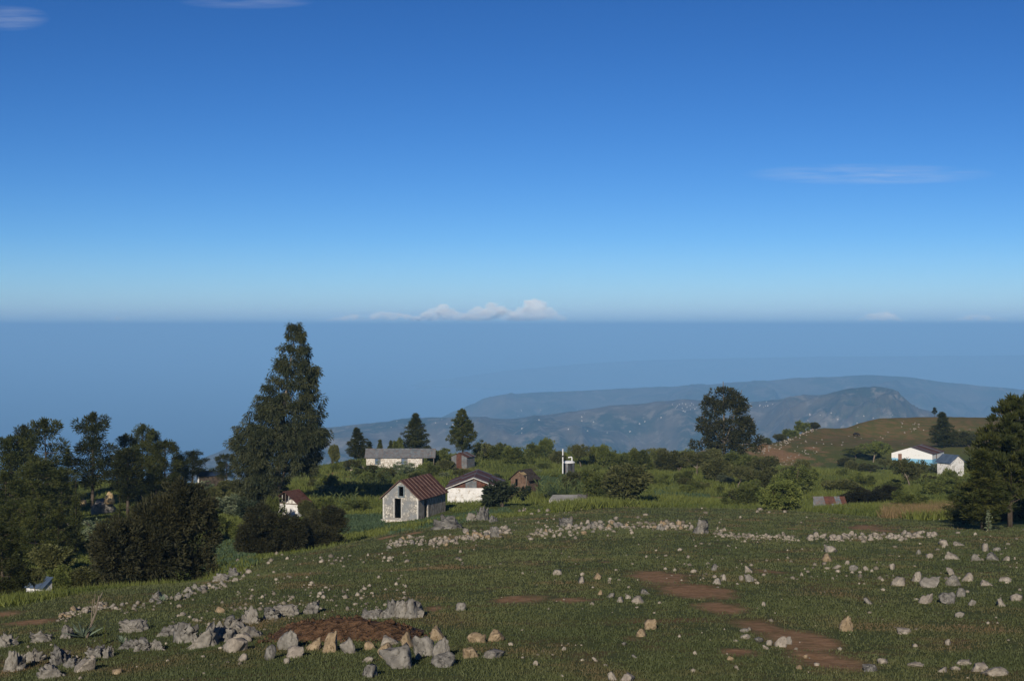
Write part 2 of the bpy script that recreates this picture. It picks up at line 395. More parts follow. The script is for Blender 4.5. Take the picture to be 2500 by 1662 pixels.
def mat_ground():
    m, nt, b = mat_new('turf_and_earth')
    def att(n):
        a = nt.nodes.new('ShaderNodeAttribute'); a.attribute_name = n; return a.outputs['Fac']
    fine = tex(nt, 3.2, 6, coord='Object', rough=.7); mid = tex(nt, .42, 5, coord='Object'); big = tex(nt, .085, 4, coord='Object')
    turf = mixrgb(nt, ramp(nt, fine, .35, .68), (.068, .086, .031), (.126, .134, .051))
    turf = mixrgb(nt, ramp(nt, mid, .50, .72), turf, (.165, .112, .055))
    turf = mixrgb(nt, ramp(nt, big, .52, .70), turf, mixrgb(nt, fine, (.075, .100, .036), (.13, .15, .060)))
    weed = mixrgb(nt, ramp(nt, fine, .35, .66), (.060, .085, .022), (.15, .17, .048))
    weed = mixrgb(nt, ramp(nt, mid, .58, .74), weed, (.12, .085, .045))
    dry = mixrgb(nt, ramp(nt, mid, .38, .64), (.120, .122, .044), (.200, .135, .062))
    col = mixrgb(nt, att('meadow'), weed, turf)
    col = mixrgb(nt, att('hill'), col, dry)
    earth = mixrgb(nt, ramp(nt, fine, .35, .7), (.30, .165, .086), (.44, .265, .145))
    nsm = nt.nodes.new('ShaderNodeMath'); nsm.operation = 'MULTIPLY_ADD'
    nt.links.new(fine, nsm.inputs[0]); nsm.inputs[1].default_value = .6; nt.links.new(att('soil'), nsm.inputs[2])
    ns2 = nt.nodes.new('ShaderNodeMath'); ns2.operation = 'MULTIPLY_ADD'
    nt.links.new(tex(nt, 1.0, 5, rough=.7), ns2.inputs[0]); ns2.inputs[1].default_value = 1.1; nt.links.new(nsm.outputs[0], ns2.inputs[2])
    col = mixrgb(nt, ramp(nt, ns2.outputs[0], 1.10, 2.10), col, earth)
    nt.links.new(col, b.inputs['Base Color']); b.inputs['Roughness'].default_value = 1.0; b.inputs['Specular IOR Level'].default_value = 0.05
    bump(nt, b, fine, .4, .06)
    return m
gme.materials.append(mat_ground())
ground = link('ground', gme); tag(ground, 'rough stony hill pasture of short grass and red earth', kind='structure')

# ------------------------------------------------------------------ sea, far land, haze, clouds
def mat_sea():
    m, nt, b = mat_new('sea_water')
    b.inputs['Base Color'].default_value = (.012, .040, .075, 1); b.inputs['Roughness'].default_value = .35; b.inputs['Specular IOR Level'].default_value = .4
    return m
mb = MB(); R = 140000.0
mb.v = [(R * math.cos(2 * math.pi * k / 96), R * math.sin(2 * math.pi * k / 96), -900.0) for k in range(96)]; mb.f = [tuple(range(96))]
tag(mb.build('sea', mat_sea()), 'calm blue sea under haze far below the hills', kind='structure')

def mat_far(name, c1, c2, c3, s):
    m, nt, b = mat_new(name)
    n1 = tex(nt, s, 8, rough=.65); n2 = tex(nt, s * 5, 6, rough=.7)
    col = mixrgb(nt, ramp(nt, n1, .40, .60), c1, c2); col = mixrgb(nt, ramp(nt, n2, .50, .64), col, c3)
    nt.links.new(col, b.inputs['Base Color']); return m
def far_range(name, label, sky_pts, D, depth, z_foot, amp, mat, nx=420, ny=60, seed=0):
    xs = np.linspace(sky_pts[0][0], sky_pts[-1][0], nx); pys = np.interp(xs, [p[0] for p in sky_pts], [p[1] for p in sky_pts])
    k = np.hanning(9); k /= k.sum(); pys = np.convolve(np.pad(pys, 4, mode='edge'), k, 'valid')
    t = np.linspace(0, 1.35, ny); XS, T = np.meshgrid(xs, t); PY = np.tile(pys, (ny, 1))
    U = (XS - CX) / F
    zc = -(PY - HY) / F * D
    wob = fbm(U * D / (depth * .35), T * 2.2, 4, seed)
    Y = D + (T - 1) * depth + wob * depth * .12 * np.minimum(1, np.abs(T - 1) * 3)
    prof = np.where(T <= 1, np.sin(np.clip(T, 0, 1) * math.pi / 2) ** 1.15, 1 - (T - 1) * 1.6)
    z = z_foot + (zc - z_foot) * prof
    ridg = 1 - 2 * np.abs(fbm(U * D / (depth * .22) + .5 * wob, T * 1.6, 5, seed + 5))
    bell = np.sin(np.clip(T, 0, 1) * math.pi) ** .8
    z = z + amp * (ridg - .7) * bell + amp * .09 * fbm(U * D / (depth * .03), T * 22, 4, seed + 9) * np.clip(np.abs(T - 1) * 4, .25, 1)
    X = U * Y
    idx = np.arange(nx * ny).reshape(ny, nx)
    f = np.stack([idx[:-1, :-1], idx[:-1, 1:], idx[1:, 1:], idx[1:, :-1]], -1).reshape(-1, 4)
    o = link(name, np_mesh(name, np.c_[X.ravel(), Y.ravel(), z.ravel()], f, mat, smooth=True))
    return tag(o, label, kind='structure')
SKY_A = [(300,1180),(420,1150),(480,1125),(520,1108),(560,1092),(700,1058),(800,1042),(900,1032),(1000,1020),(1060,1016),(1130,1016),(1240,1022),(1300,1016),(1400,1004),(1500,990),(1600,982),(1700,976),(1800,982),(1850,980),(1950,968),(2050,958),(2200,985),(2400,1040),(2600,1080)]
SKY_P = [(1850,1060),(1900,1010),(1960,978),(2020,961),(2070,948),(2110,943),(2150,944),(2180,950),(2200,967),(2215,978),(2245,1000),(2270,1010),(2320,1050),(2380,1100)]
SKY_B = [(1060,1030),(1100,1008),(1150,990),(1180,975),(1210,966),(1300,957),(1400,953),(1500,948),(1600,944),(1700,940),(1800,934),(1900,926),(1950,921),(2050,918),(2130,914),(2200,917),(2300,930),(2400,941),(2500,950),(2650,960)]
SKY_C = [(930,950),(1000,938),(1100,924),(1200,909),(1300,898),(1450,886),(1600,878),(1800,874),(2000,870),(2300,868),(2700,866)]
m_near = mat_far('hazy_near_slopes', (.022, .038, .018), (.125, .10, .065), (.20, .17, .125), .0042)
m_mid = mat_far('hazy_far_slopes', (.03, .045, .026), (.10, .088, .062), (.14, .12, .09), .0022)
far_range('mountain_ridge', 'long settled ridge of brown and green slopes behind the village', SKY_A, 5000, 1700, -640, 150, m_near, 700, 110, 11)
far_range('mountain_peak', 'steep headland with a cliff on its right side', SKY_P, 4500, 900, -560, 130, m_near, 260, 90, 31)
far_range('mountain_ridge', 'farther blue ridge running down to the sea', SKY_B, 8800, 2600, -905, 200, m_mid, 420, 70, 51)
far_range('coast_hills', 'faint low coast hills beyond the bay', SKY_C, 24000, 2600, -905, 120, m_mid, 300, 40, 71)

def haze_box():
    m = bpy.data.materials.new('haze'); m.use_nodes = True; nt = m.node_tree; nt.nodes.clear()
    o = nt.nodes.new('ShaderNodeOutputMaterial'); v = nt.nodes.new('ShaderNodeVolumePrincipled')
    v.inputs['Color'].default_value = (.30, .61, 1.0, 1); v.inputs['Density'].default_value = 1.12e-4; v.inputs['Anisotropy'].default_value = -0.18
    nt.links.new(v.outputs[0], o.inputs['Volume'])
    E = 141000.0
    h = MB().box(-E, E, -E, E, -936.0, 55.0).build('haze', m); tag(h, 'blue haze over the valleys and the sea', kind='stuff')
haze_box()
def haze_veil():
    # added ring of thin haze to soften the horizon line, above the haze box
    m = bpy.data.materials.new('thin_cloud'); m.use_nodes = True; nt = m.node_tree; nt.nodes.clear()
    o = nt.nodes.new('ShaderNodeOutputMaterial'); v = nt.nodes.new('ShaderNodeVolumePrincipled')
    v.inputs['Color'].default_value = (.50, .74, 1.0, 1); v.inputs['Density'].default_value = 1.3e-5; v.inputs['Anisotropy'].default_value = -0.32
    nt.links.new(v.outputs[0], o.inputs['Volume'])
    mb = MB(); N = 72
    ring = lambda r, z: [(r * math.cos(2 * math.pi * k / N), r * math.sin(2 * math.pi * k / N), z) for k in range(N)]
    mb.v = ring(20000, 56.0) + ring(138000, 56.0) + ring(138000, 1150.0) + ring(20000, 1150.0)
    for a, b in ((0, 1), (1, 2), (2, 3), (3, 0)):
        for k in range(N): j = (k + 1) % N; mb.f.append((a * N + k, a * N + j, b * N + j, b * N + k))
    tag(mb.build('cloud_bank', m), 'thin pale bank of cloud melting into the horizon', kind='stuff')
haze_veil()

def mat_cloud():
    m = bpy.data.materials.new('cloud_vapour'); m.use_nodes = True; nt = m.node_tree; nt.nodes.clear()
    o = nt.nodes.new('ShaderNodeOutputMaterial'); v = nt.nodes.new('ShaderNodeVolumePrincipled')
    v.inputs['Color'].default_value = (.93, .97, 1, 1); v.inputs['Density'].default_value = .010; v.inputs['Anisotropy'].default_value = -.4
    nt.links.new(v.outputs[0], o.inputs['Volume']); return m
M['cloud'] = mat_cloud()
def ico(sub):
    import bmesh
    bm = bmesh.new(); bmesh.ops.create_icosphere(bm, subdivisions=sub, radius=1.0)
    v = np.array([p.co for p in bm.verts]); f = np.array([[p.index for p in q.verts] for q in bm.faces]); bm.free(); return v, f
ICO = {k: ico(k) for k in (1, 2, 3, 4)}
def cloud(label, px, top, w_px, D, seed, group=None):
    rg = np.random.default_rng(seed); W = w_px / F * D; Ht = (HY - top) / F * D
    vs_, fs_, o = [], [], 0
    n = max(6, int(w_px / 3.6))
    for i in range(n):
        t = rg.uniform(-.5, .5); env = (1 - (2 * abs(t)) ** 1.6)
        r = Ht * rg.uniform(.10, .36) * (.35 + .65 * env)
        c = np.array([t * W, rg.uniform(-.12, .12) * W, 58 + r * .72 + rg.uniform(0, 1) * max(0, Ht * env - 1.8 * r)])
        v, f = ICO[3]
        nz = np.array([mnoise.fractal(Vector(p * 1.7 + i * 7.1 + seed), 1, 2, 4) for p in v])
        v2 = v * (1 + .5 * nz[:, None]) * np.array([r * 1.35, r, r * .8]) + c
        v2[:, 2] = np.maximum(v2[:, 2], 57.0)
        vs_.append(v2); fs_.append(f + o); o += len(v)
    X = (px - CX) / F * D
    ob = link('cumulus_cloud', np_mesh('cumulus_cloud', np.concatenate(vs_), np.concatenate(fs_), M['cloud'], smooth=True), None, (X, D, 0))
    return tag(ob, label, 'cloud', group)

# ------------------------------------------------------------------ houses and sheds
def sheet(par, name, p0, p1, up, w, th, mat):
    """one roofing sheet: runs from p0 (top) to p1 (bottom), width vector w, thickness along up"""
    p0, p1, w, up = Vector(p0), Vector(p1), Vector(w), Vector(up)
    u = up * th
    mb = MB().hexa([p1, p1 + w, p0 + w, p0, p1 + u, p1 + w + u, p0 + w + u, p0 + u])
    return mb.build(name, mat, par)
def roof_slope(par, y0, y1, top, bot, n, courses, mats, rib=None, seed=0, thick=.03, lap=.02):
    """sheets over one slope; top/bot = (x, z) of ridge and eave, running from y0 to y1 along the ridge"""
    rg = random.Random(seed); a = Vector((top[0], 0, top[1])); b = Vector((bot[0], 0, bot[1]))
    d = (b - a); up = Vector((-d.z, 0, d.x)).normalized()
    if up.z < 0: up = -up
    w = (y1 - y0) / n
    for k in range(courses):
        p, q = a + d * (k / courses - (.02 if k else 0)), a + d * ((k + 1) / courses)
        for i in range(n):
            j = rg.uniform(-.015, .02)
            lift = up * (.03 * (courses - 1 - k) + .006 * (i % 2) + rg.uniform(0, .012))
            y = y0 + i * w
            s_ = sheet(par, 'roof_sheet', p + lift + Vector((0, y, 0)), q + lift + d.normalized() * j + Vector((0, y, 0)), up, (0, w * 1.02, 0), thick, mats[rg.randrange(len(mats))] if not callable(mats) else mats(k, i))
            if rib:
                MB().hexa([(q + lift + up * .03 + Vector((0, y, 0))), (q + lift + up * .03 + Vector((0, y + .055, 0))), (p + lift + up * .03 + Vector((0, y + .055, 0))), (p + lift + up * .03 + Vector((0, y, 0))),
                           (q + lift + up * .06 + Vector((0, y, 0))), (q + lift + up * .06 + Vector((0, y + .055, 0))), (p + lift + up * .06 + Vector((0, y + .055, 0))), (p + lift + up * .06 + Vector((0, y, 0)))]).build('rib', rib, s_)
def house(name, label, cat, pos, theta, W, L, he, hr, wall, roof_r, roof_l=None, n=8, courses=1, rib=None, front_holes=(), right_holes=(), left_holes=(), over=.22, side=None, t=.18, sink=.8, ridge_x=0.0, front_top=None, no_gable=False):
    """gable-ended house; local -y is the gable front, ridge along +y; theta turns the ridge to the right (degrees)"""
    r = tag(empty(name, pos, -math.radians(theta)), label, cat); side = side or wall
    h = W / 2
    out = [(-h, -sink), (h, -sink), (h, he), (ridge_x, hr), (-h, he)]
    if no_gable: out = [(-h, -sink), (h, -sink), (h, he), (-h, he)]
    def hole(q): return [(q[0], q[2]), (q[0], q[3]), (q[1], q[3]), (q[1], q[2])]
    panel(out, [hole(q) for q in front_holes], t, lambda a, i, z: (a, i, z)).build('front_wall', wall, r)
    panel([(-h, -sink), (h, -sink), (h, he), (ridge_x, hr), (-h, he)], [], t, lambda a, i, z: (a, L - i, z)).build('back_wall', side, r)
    for sx, holes, nm in ((1, right_holes, 'side_wall'), (-1, left_holes, 'side_wall')):
        panel([(t + .002, -sink), (L - t - .002, -sink), (L - t - .002, he - .02), (t + .002, he - .02)], [hole(q) for q in holes], t, lambda a, i, z, sx=sx: (sx * (h - .003 - i), a, z)).build(nm, side, r)
    o = over; kr = (hr - he) / (h - ridge_x); kl = (hr - he) / (h + ridge_x)
    roof_slope(r, -o, L + o, (ridge_x, hr + .03), (h + o, he - kr * o + .03), n, courses, roof_r, rib, seed=len(label))
    roof_slope(r, -o, L + o, (ridge_x, hr + .03), (-h - o, he - kl * o + .03), n, courses, roof_l or roof_r, rib, seed=len(label) + 9)
    MB().hexa([(ridge_x - .14, -o - .02, hr - .01), (ridge_x + .14, -o - .02, hr - .01), (ridge_x + .14, L + o + .02, hr - .01), (ridge_x - .14, L + o + .02, hr - .01),
               (ridge_x - .02, -o - .02, hr + .10), (ridge_x + .02, -o - .02, hr + .10), (ridge_x + .02, L + o + .02, hr + .10), (ridge_x - .02, L + o + .02, hr + .10)]).build('ridge_cap', (roof_r if isinstance(roof_r, list) else [M['zinc']])[0], r)
    return r
def frame(par, x0, x1, z0, z1, mat, y=0.0, w=.09, d=.08, name='frame', sill=False):
    mb = MB(); mb.box(x0 - w, x0, y - d, y + d, z0, z1 + w); mb.box(x1, x1 + w, y - d, y + d, z0, z1 + w); mb.box(x0, x1, y - d, y + d, z1, z1 + w)
    if sill: mb.box(x0 - w, x1 + w, y - d - .03, y + d, z0 - w, z0)
    return mb.build(name, mat, par)

# the small stone hut
x, y, z = GD(978, 143.5)
hut = house('stone_hut', 'narrow stone hut with open doorway and dark rusted gable roof, nearest building', 'hut', (x, y, z + .18), 19, 3.62, 7.0, 2.05, 3.62,
            M['hut_front'], [M['rust']], n=9, courses=2, rib=M['rust_rib'], front_holes=[(-.62, .06, .12, 1.98), (-.02 - .11, .36, 2.22, 3.12)][:1] + [(-.16, .33, 2.20, 3.12)],
            right_holes=[(1.55, 2.30, .0, 1.80)], side=M['hut_side'], over=.24)
frame(hut, -.16, .33, 2.20, 3.12, M['frame'], y=-.01, w=.10, name='window_frame', sill=True)
MB().box(.062, .13, -.05, .20, .12, 1.98).build('door_jamb', M['plaster_edge'], hut)
MB().box(-.72, -.622, -.03, .10, .12, 1.98).build('door_jamb', M['plaster_edge'], hut)
MB().box(1.55 * 0 + 1.80, 1.86, 2.302, 2.42, -.1, 1.85).build('door_jamb', M['plaster_edge'], hut)
MB().box(1.80, 1.85, 2.60, 2.68, -.1, 1.98).build('post', M['wood'], hut)
for sx in (-1, 1): MB().box(sx * 1.75 - .075, sx * 1.75 + .075, -.03, -.004, -.02, 2.0).build('corner_pilaster', M['plaster_edge'], hut)
MB().box(-2.0, 1.95, -.42, -.005, -.75, -.03).build('plinth', M['stone_wash'], hut)
MB().box(-.70, .16, -.62, -.425, -.8, -.14).build('door_step', M['rock_pale'], hut)

# the white house behind it
x, y, z = GD(1157, 172)
wh = house('white_house', 'whitewashed house with grey and rust sheet gable behind the stone hut', 'house', (x, y, z + .05), 1.5, 6.0, 9.5, 2.0, 3.15, M['white'], lambda k, i: M['zinc'] if (i + k) % 4 == 0 else M['rust'],
           lambda k, i: M['zinc'] if (i + 2 * k) % 4 == 0 else M['rust'], n=9, courses=2, no_gable=True, over=.30)
for k in range(9):                                # upright sheets that close the gable
    a0 = -2.85 + k * 5.7 / 9; a1 = a0 + 5.7 / 9 - .02
    za, zb = 2.0 + 1.12 * (1 - abs(a0) / 3.0), 2.0 + 1.12 * (1 - abs(a1) / 3.0)
    if min(za, zb) < 2.08: continue
    MB().hexa([(a0, .06, 2.02), (a1, .06, 2.02), (a1, .09 + .02 * (k % 2), 2.02), (a0, .09 + .02 * (k % 2), 2.02), (a0, .06, za - .03), (a1, .06, zb - .03), (a1, .09 + .02 * (k % 2), zb - .03), (a0, .09 + .02 * (k % 2), za - .03)]).build('gable_sheet', (M['zinc'], M['rust'], M['rust'], M['zinc'], M['zinc'], M['rust'], M['rust'], M['zinc'], M['rust'])[k], wh)
for sx in (-1, 1):
    MB().hexa([(sx * 3.32, -.34, 1.86), (sx * 3.32, -.31, 1.86), (0, -.31, 3.11), (0, -.34, 3.11), (sx * 3.32, -.34, 1.96), (sx * 3.32, -.31, 1.96), (0, -.31, 3.22), (0, -.34, 3.22)]).build('verge_board', M['plaster_edge'], wh)

# the long house on the rise
x, y, z = GD(894, 246)
lh = house('long_house', 'long low rubble house with a grey metal roof and two shuttered windows', 'house', (x, y + 1.75, -(1143 - HY) / F * 246 - .1), 90, 3.5, 9.1, 1.92, 3.1, M['stone_wash'], lambda k, i: M['zinc'], n=13, courses=1,
           right_holes=[(1.42, 2.35, .72, 1.72), (5.70, 6.72, .78, 1.78)], over=.25)
for (a, b, c, d) in ((1.42, 2.35, .72, 1.72), (5.70, 6.72, .78, 1.78)):
    w = MB().box(1.68, 1.72, a + .02, (a + b) / 2 - .01, c + .02, d - .02).build('shutter', M['bluemetal'], lh); w.name = 'shutter'
    MB().box(1.68, 1.72, (a + b) / 2 + .01, b - .02, c + .02, d - .02).build('shutter', M['zinc'], lh)
    MB().box(1.60, 1.77, a - .08, b + .08, c - .07, c).build('window_sill', M['plaster_edge'], lh)
for i in range(3):
    sheet(lh, 'porch_sheet', (0, 9.36 + i * .62, 3.16), (2.0, 9.36 + i * .62, 1.80), (.56, 0, .83), (0, .63, 0), .03, M['zinc'])
    sheet(lh, 'porch_sheet', (0, 9.36 + i * .62, 3.16), (-2.0, 9.36 + i * .62, 1.80), (-.56, 0, .83), (0, .63, 0), .03, M['zinc'])
MB().box(1.66, 1.76, 10.9, 11.0, -.6, 1.93).build('porch_post', M['wood'], lh)
MB().box(-1.76, -1.66, 10.9, 11.0, -.6, 1.93).build('porch_post', M['wood'], lh)

# the tin shed at the top of the slope
x, y, z = GD(1121, 250)
ts = house('tin_shed', 'small shed of upright grey and rusty sheets below the pointed pine', 'shed', (x, y, -(1141 - HY) / F * 250 ), 28, 2.95, 2.6, 1.75, 2.35, M['zinc'], [M['rust'], M['zinc']], n=5, over=.18, t=.04)
for k, mt in enumerate(('zinc', 'zinc', 'rust', 'rust', 'zinc', 'zinc')):
    a0 = -1.46 + k * .487; a1 = a0 + .47; za, zb = (1.75 + .6 * (1 - abs(q) / 1.475) for q in (a0, a1))
    zz = .62 if k == 1 else -.6
    MB().hexa([(a0, -.05, zz), (a1, -.05, zz), (a1, -.01, zz), (a0, -.01, zz), (a0, -.05, za - .02), (a1, -.05, zb - .02), (a1, -.01, zb - .02), (a0, -.01, za - .02)]).build('wall_sheet', M[mt], ts)
MB().box(-.95, -.53, -.03, -.008, -.5, .58).build('hatch', M['black'], ts)  # black plate, the dark inside a low opening put in as colour

# the ruined mud hut
x, y, z = GD(1268, 189)
rh = house('ruined_hut', 'ruined mud hut with broken wall and dark sagging roof', 'hut', (x, y, -(1203 - HY) / F * 189), 30, 2.5, 2.5, 1.75, 2.75, M['mud'], [M['thatch']], n=4, courses=2, over=.28,
           front_holes=[(-.62, -.25, .85, 1.75), (.35, .75, .1, .75)])
MB().tube([(1.1, -.35, -.5), (1.22, -.32, 2.2)], [.07, .05]).build('prop_pole', M['wood'], rh)
MB().hexa([(.1, -.25, 2.62), (.75, -.25, 2.22), (.75, .5, 2.22), (.1, .5, 2.62), (.1, -.25, 2.75), (.75, -.25, 2.34), (.75, .5, 2.34), (.1, .5, 2.75)]).build('patch_board', M['straw'], rh)

# the blue and white house and its neighbour on the right
x, y, z = GD(2226, 319)
bw = house('blue_white_house', 'white house with a light blue base and streaked rusty roof under the hill', 'house', (x, y, -(1131 - HY) / F * 319), 30, 8.6, 9.6, 2.05, 3.35, M['house_paint'], lambda k, i: M['zinc'] if i in (0, 3, 8, 9) else M['rust'], n=12, over=.15,
           front_holes=[(-2.9, -2.1, .0, 1.95)], right_holes=[(3.2, 4.0, .75, 1.9)], t=.2, ridge_x=-.2)
MB().box(-2.88, -2.12, .05, .11, .01, 1.93).build('door', M['brown'], bw)
MB().box(4.2, 4.28, 3.22, 3.98, .77, 1.88).build('shutter', M['brown'], bw)
x, y, z = GD(2337, 256)
ws = house('white_shed', 'small white shed with a blue-grey roof beside the right-hand pines', 'shed', (x, y, -(1160 - HY) / F * 256), -32, 3.3, 2.9, 2.25, 3.35, M['white'], [M['bluemetal']], n=4, over=.30)  # roof colour carries the blue of sky reflected in the metal
MB().box(-1.4, -.6, -.04, -.005, -.3, 1.7).build('door', M['plaster_edge'], ws)
MB().hexa([(-1.9, -.32, 2.0), (-1.1, -.32, 2.5), (-1.1, -.02, 2.5), (-1.9, -.02, 2.0), (-1.9, -.32, 2.08), (-1.1, -.32, 2.58), (-1.1, -.02, 2.58), (-1.9, -.02, 2.08)]).build('verge_sheet', M['pipe'], ws)

# the low lean-to with patched roof
x, y, z = GD(1990, 169)
lt = tag(empty('lean_to', (x, y, -(1250 - HY) / F * 169), 0), 'low lean-to with patchwork roof of grey and rusty sheets', 'lean-to')
pat = [['zinc', 'zinc', 'rust', 'rust', 'zinc', 'rust'], ['zinc', 'zinc', 'rust', 'zinc', 'zinc', 'rust']]
for k in range(2):
    for i in range(6):
        wd = .60; t0 = Vector((.03 + i * wd + k * .1, 1.55 - k * .78, 1.58 - k * .72)); b0 = Vector((.13 + i * wd + k * .12, .76 - k * .78, .84 - k * .70))
        if k == 1 and i == 5: b0 += Vector((-.05, .3, .3))
        sheet(lt, 'roof_sheet', t0, b0, (0, -.66, .75), (wd - .01, 0, .01 * ((i * 7 + k) % 3)), .03, M[pat[k][i]])
panel([(0, -.6), (1.6, -.6), (1.6, 1.5), (0, .1)], [], .12, lambda a, i, zz: (.16 + i + a * -.03, a, zz)).build('side_wall', M['white'], lt)
panel([(0, -.6), (1.6, -.6), (1.6, 1.5), (0, .1)], [], .12, lambda a, i, zz: (3.5 - i + a * -.02, a, zz)).build('side_wall', M['thatch'], lt)
MB().box(.2, 3.5, 1.5, 1.6, -.6, 1.5).build('back_wall', M['thatch'], lt)
MB().box(.3, 1.5, .02, .2, -.5, .12).build('stone_footing', M['rock_pale'], lt)
MB().box(1.62, 3.4, .05, .2, -.5, .10).build('stone_footing', M['rock_grey'], lt)

# the half hidden hut under the great gum tree
x, y, z = GD(696, 151)
oh = house('open_gabled_hut', 'white hut with open pole gable and red rusty roof under the tall gum', 'hut', (x, y, -(1251 - HY) / F * 151), 28, 3.1, 2.1, .95, 2.05, M['white'], [M['rust']], n=4, courses=2, no_gable=True, over=.2)
for k in range(7):
    a = -1.2 + k * .40
    MB().tube([(a, .05, .92), (a + .03, .05, .95 + 1.08 * (1 - abs(a) / 1.55))], [.04, .035], 5).build('gable_pole', M['wood'] if k % 2 else M['plaster_edge'], oh)
MB().box(-1.6, 1.6, -.05, -.005, .87, .97).build('tie_beam', M['wood'], oh)

# the navy roofed house in the left trees
x, y, z = GD(481, 194)
nh = house('navy_roofed_house', 'white gabled house with long navy roof among the left trees', 'house', (x, y, -(1184 - HY) / F * 194), 74, 1.9, 3.4, 1.25, 1.75, M['white'], [M['navy']], n=6, over=.12, side=M['thatch'])  # side walls coloured dark to imitate shadowed growth below the roof
MB().box(-.28, .12, -.03, -.004, .95, 1.15).build('vent_opening', M['black'], nh)  # black plate on the solid wall, shade of a vent put in as colour
MB().box(-1.1, .9, -.5, -.01, -.6, -.12).build('plinth', M['rock_pale'], nh)

# the little shelter down in the left hollow
x, y, z = GD(72, 87)
ls = tag(empty('low_shelter', (x, y, -(1452 - HY) / F * 87), -math.radians(28)), 'little white shelter with a bluish sheet roof at the far left', 'shelter')
for i in range(4): sheet(ls, 'roof_sheet', (-.3 + i * .36, .75, .98), (-.3 + i * .36, -.1, .42), (0, -.55, .83), (.35, 0, .02), .03, M['bluemetal'])
MB().box(-.25, 1.0, 0, .08, -.5, .40).build('front_wall', M['white'], ls)
panel([(0, -.5), (.7, -.5), (.7, .86), (0, .40)], [], .06, lambda a, i, zz: (1.05 - i, a, zz)).build('side_wall', M['white'], ls)
panel([(0, -.5), (.7, -.5), (.7, .86), (0, .40)], [], .06, lambda a, i, zz: (-.26 + i, a, zz)).build('side_wall', M['white'], ls)

# water tank, pole, slab
x, y, z = GD(1389, 214)
z = -(1156 - HY) / F * 214
tk = tag(empty('water_tank', (x, y, z), 0), 'dark ribbed tank with a white lid and a bent white pipe', 'tank')
NT = 14
for k in range(NT):
    w0, w1 = 2 * math.pi * k / NT, 2 * math.pi * (k + 1) / NT
    rr = .80
    a, b = Vector((rr * math.cos(w0), rr * math.sin(w0), 0)), Vector((rr * math.cos(w1), rr * math.sin(w1), 0))
    n_ = ((a + b) / 2).normalized() * .05
    MB().hexa([a + Vector((0, 0, -.5)), b * .985 + Vector((0, 0, -.5)), b * .985 - n_ + Vector((0, 0, -.5)), a - n_ + Vector((0, 0, -.5)), a + Vector((0, 0, 1.55)), b * .985 + Vector((0, 0, 1.55)), b * .985 - n_ + Vector((0, 0, 1.55)), a - n_ + Vector((0, 0, 1.55))]).build('stave', M['black'] if k % 3 else M['zinc'], tk)
MB().tube([(0, 0, 1.551), (0, 0, 1.66), (0, 0, 1.82)], [.86, .84, .55], 16).build('lid', M['pipe'], tk)
MB().tube([(.42, 0, 1.70), (.42, 0, 2.30), (.36, 0, 2.36), (-.12, 0, 2.28)], [.085] * 4, 8).build('pipe', M['pipe'], tk)
x, y, z = GD(1374, 212)
po = tag(empty('white_pole', (x, y, -(1140 - HY) / F * 212), 0), 'upright white pole with a dark band left of the tank', 'pole')
MB().tube([(0, 0, -.9), (0, 0, 1.42)], [.085, .085], 8).build('lower_pole', M['pipe'], po)
MB().tube([(0, 0, 1.421), (0, 0, 1.64)], [.10, .10], 8).build('band', M['black'], po)
MB().tube([(0, 0, 1.641), (0, 0, 2.55)], [.085, .085], 8).build('upper_pole', M['pipe'], po)
x, y, z = GD(1383, 161)
sl = tag(empty('cistern', (x, y, -(1225 - HY) / F * 161), 0), 'low cistern with flat bare concrete top in the weeds', 'cistern')
MB().hexa([(-1.9, -.6, -.6), (1.1, -.6, -.6), (1.3, 1.6, -.6), (-1.4, 1.6, -.6), (-1.9, -.6, .28), (1.1, -.6, .30), (1.3, 1.6, .62), (-1.4, 1.6, .60)]).build('concrete_top', M['concrete'], sl)
MB().hexa([(1.12, -.5, -.6), (2.2, -.8, -.6), (2.3, .9, -.6), (1.25, 1.5, -.6), (1.12, -.5, .5), (2.2, -.8, .25), (2.3, .9, .62), (1.25, 1.5, .72)]).build('side_block', M['rock_grey'], sl)
MB().hexa([(2.1, -.82, .26), (2.25, -.82, .3), (2.3, .9, .66), (2.15, .9, .63), (2.1, -.82, .4), (2.25, -.82, .44), (2.3, .9, .8), (2.15, .9, .77)]).build('kerb', M['thatch'], sl)

# straw heaps in the left hollow
def heap(name, label, cat, px, py, w, hgt, mat, seed, d=None):
    x, y, z = GD(px, d) if d else G(px, py)
    if d: z = -(py - HY) / F * d
    s = w / F * y; hh = hgt / F * y
    v, f = ICO[3]; nz = np.array([mnoise.fractal(Vector(p * 2.0 + seed), 1, 2, 3) for p in v])
    v2 = v * (1 + .25 * nz[:, None]); v2 = v2 * np.array([s / 2, s / 2, hh]); v2[:, 2] = np.maximum(v2[:, 2], -.3)
    return tag(link(name, np_mesh(name, v2, f, mat), None, (x, y, z)), label, cat)
heap('straw_heap', 'pale yellow straw heap beside the grey slab of rock', 'straw heap', 268, 1222, 24, 22, M['straw'], 3.0, 158)
heap('straw_heap', 'small straw heap left of the grey slab of rock', 'straw heap', 202, 1228, 18, 10, M['straw'], 9.0, 157)

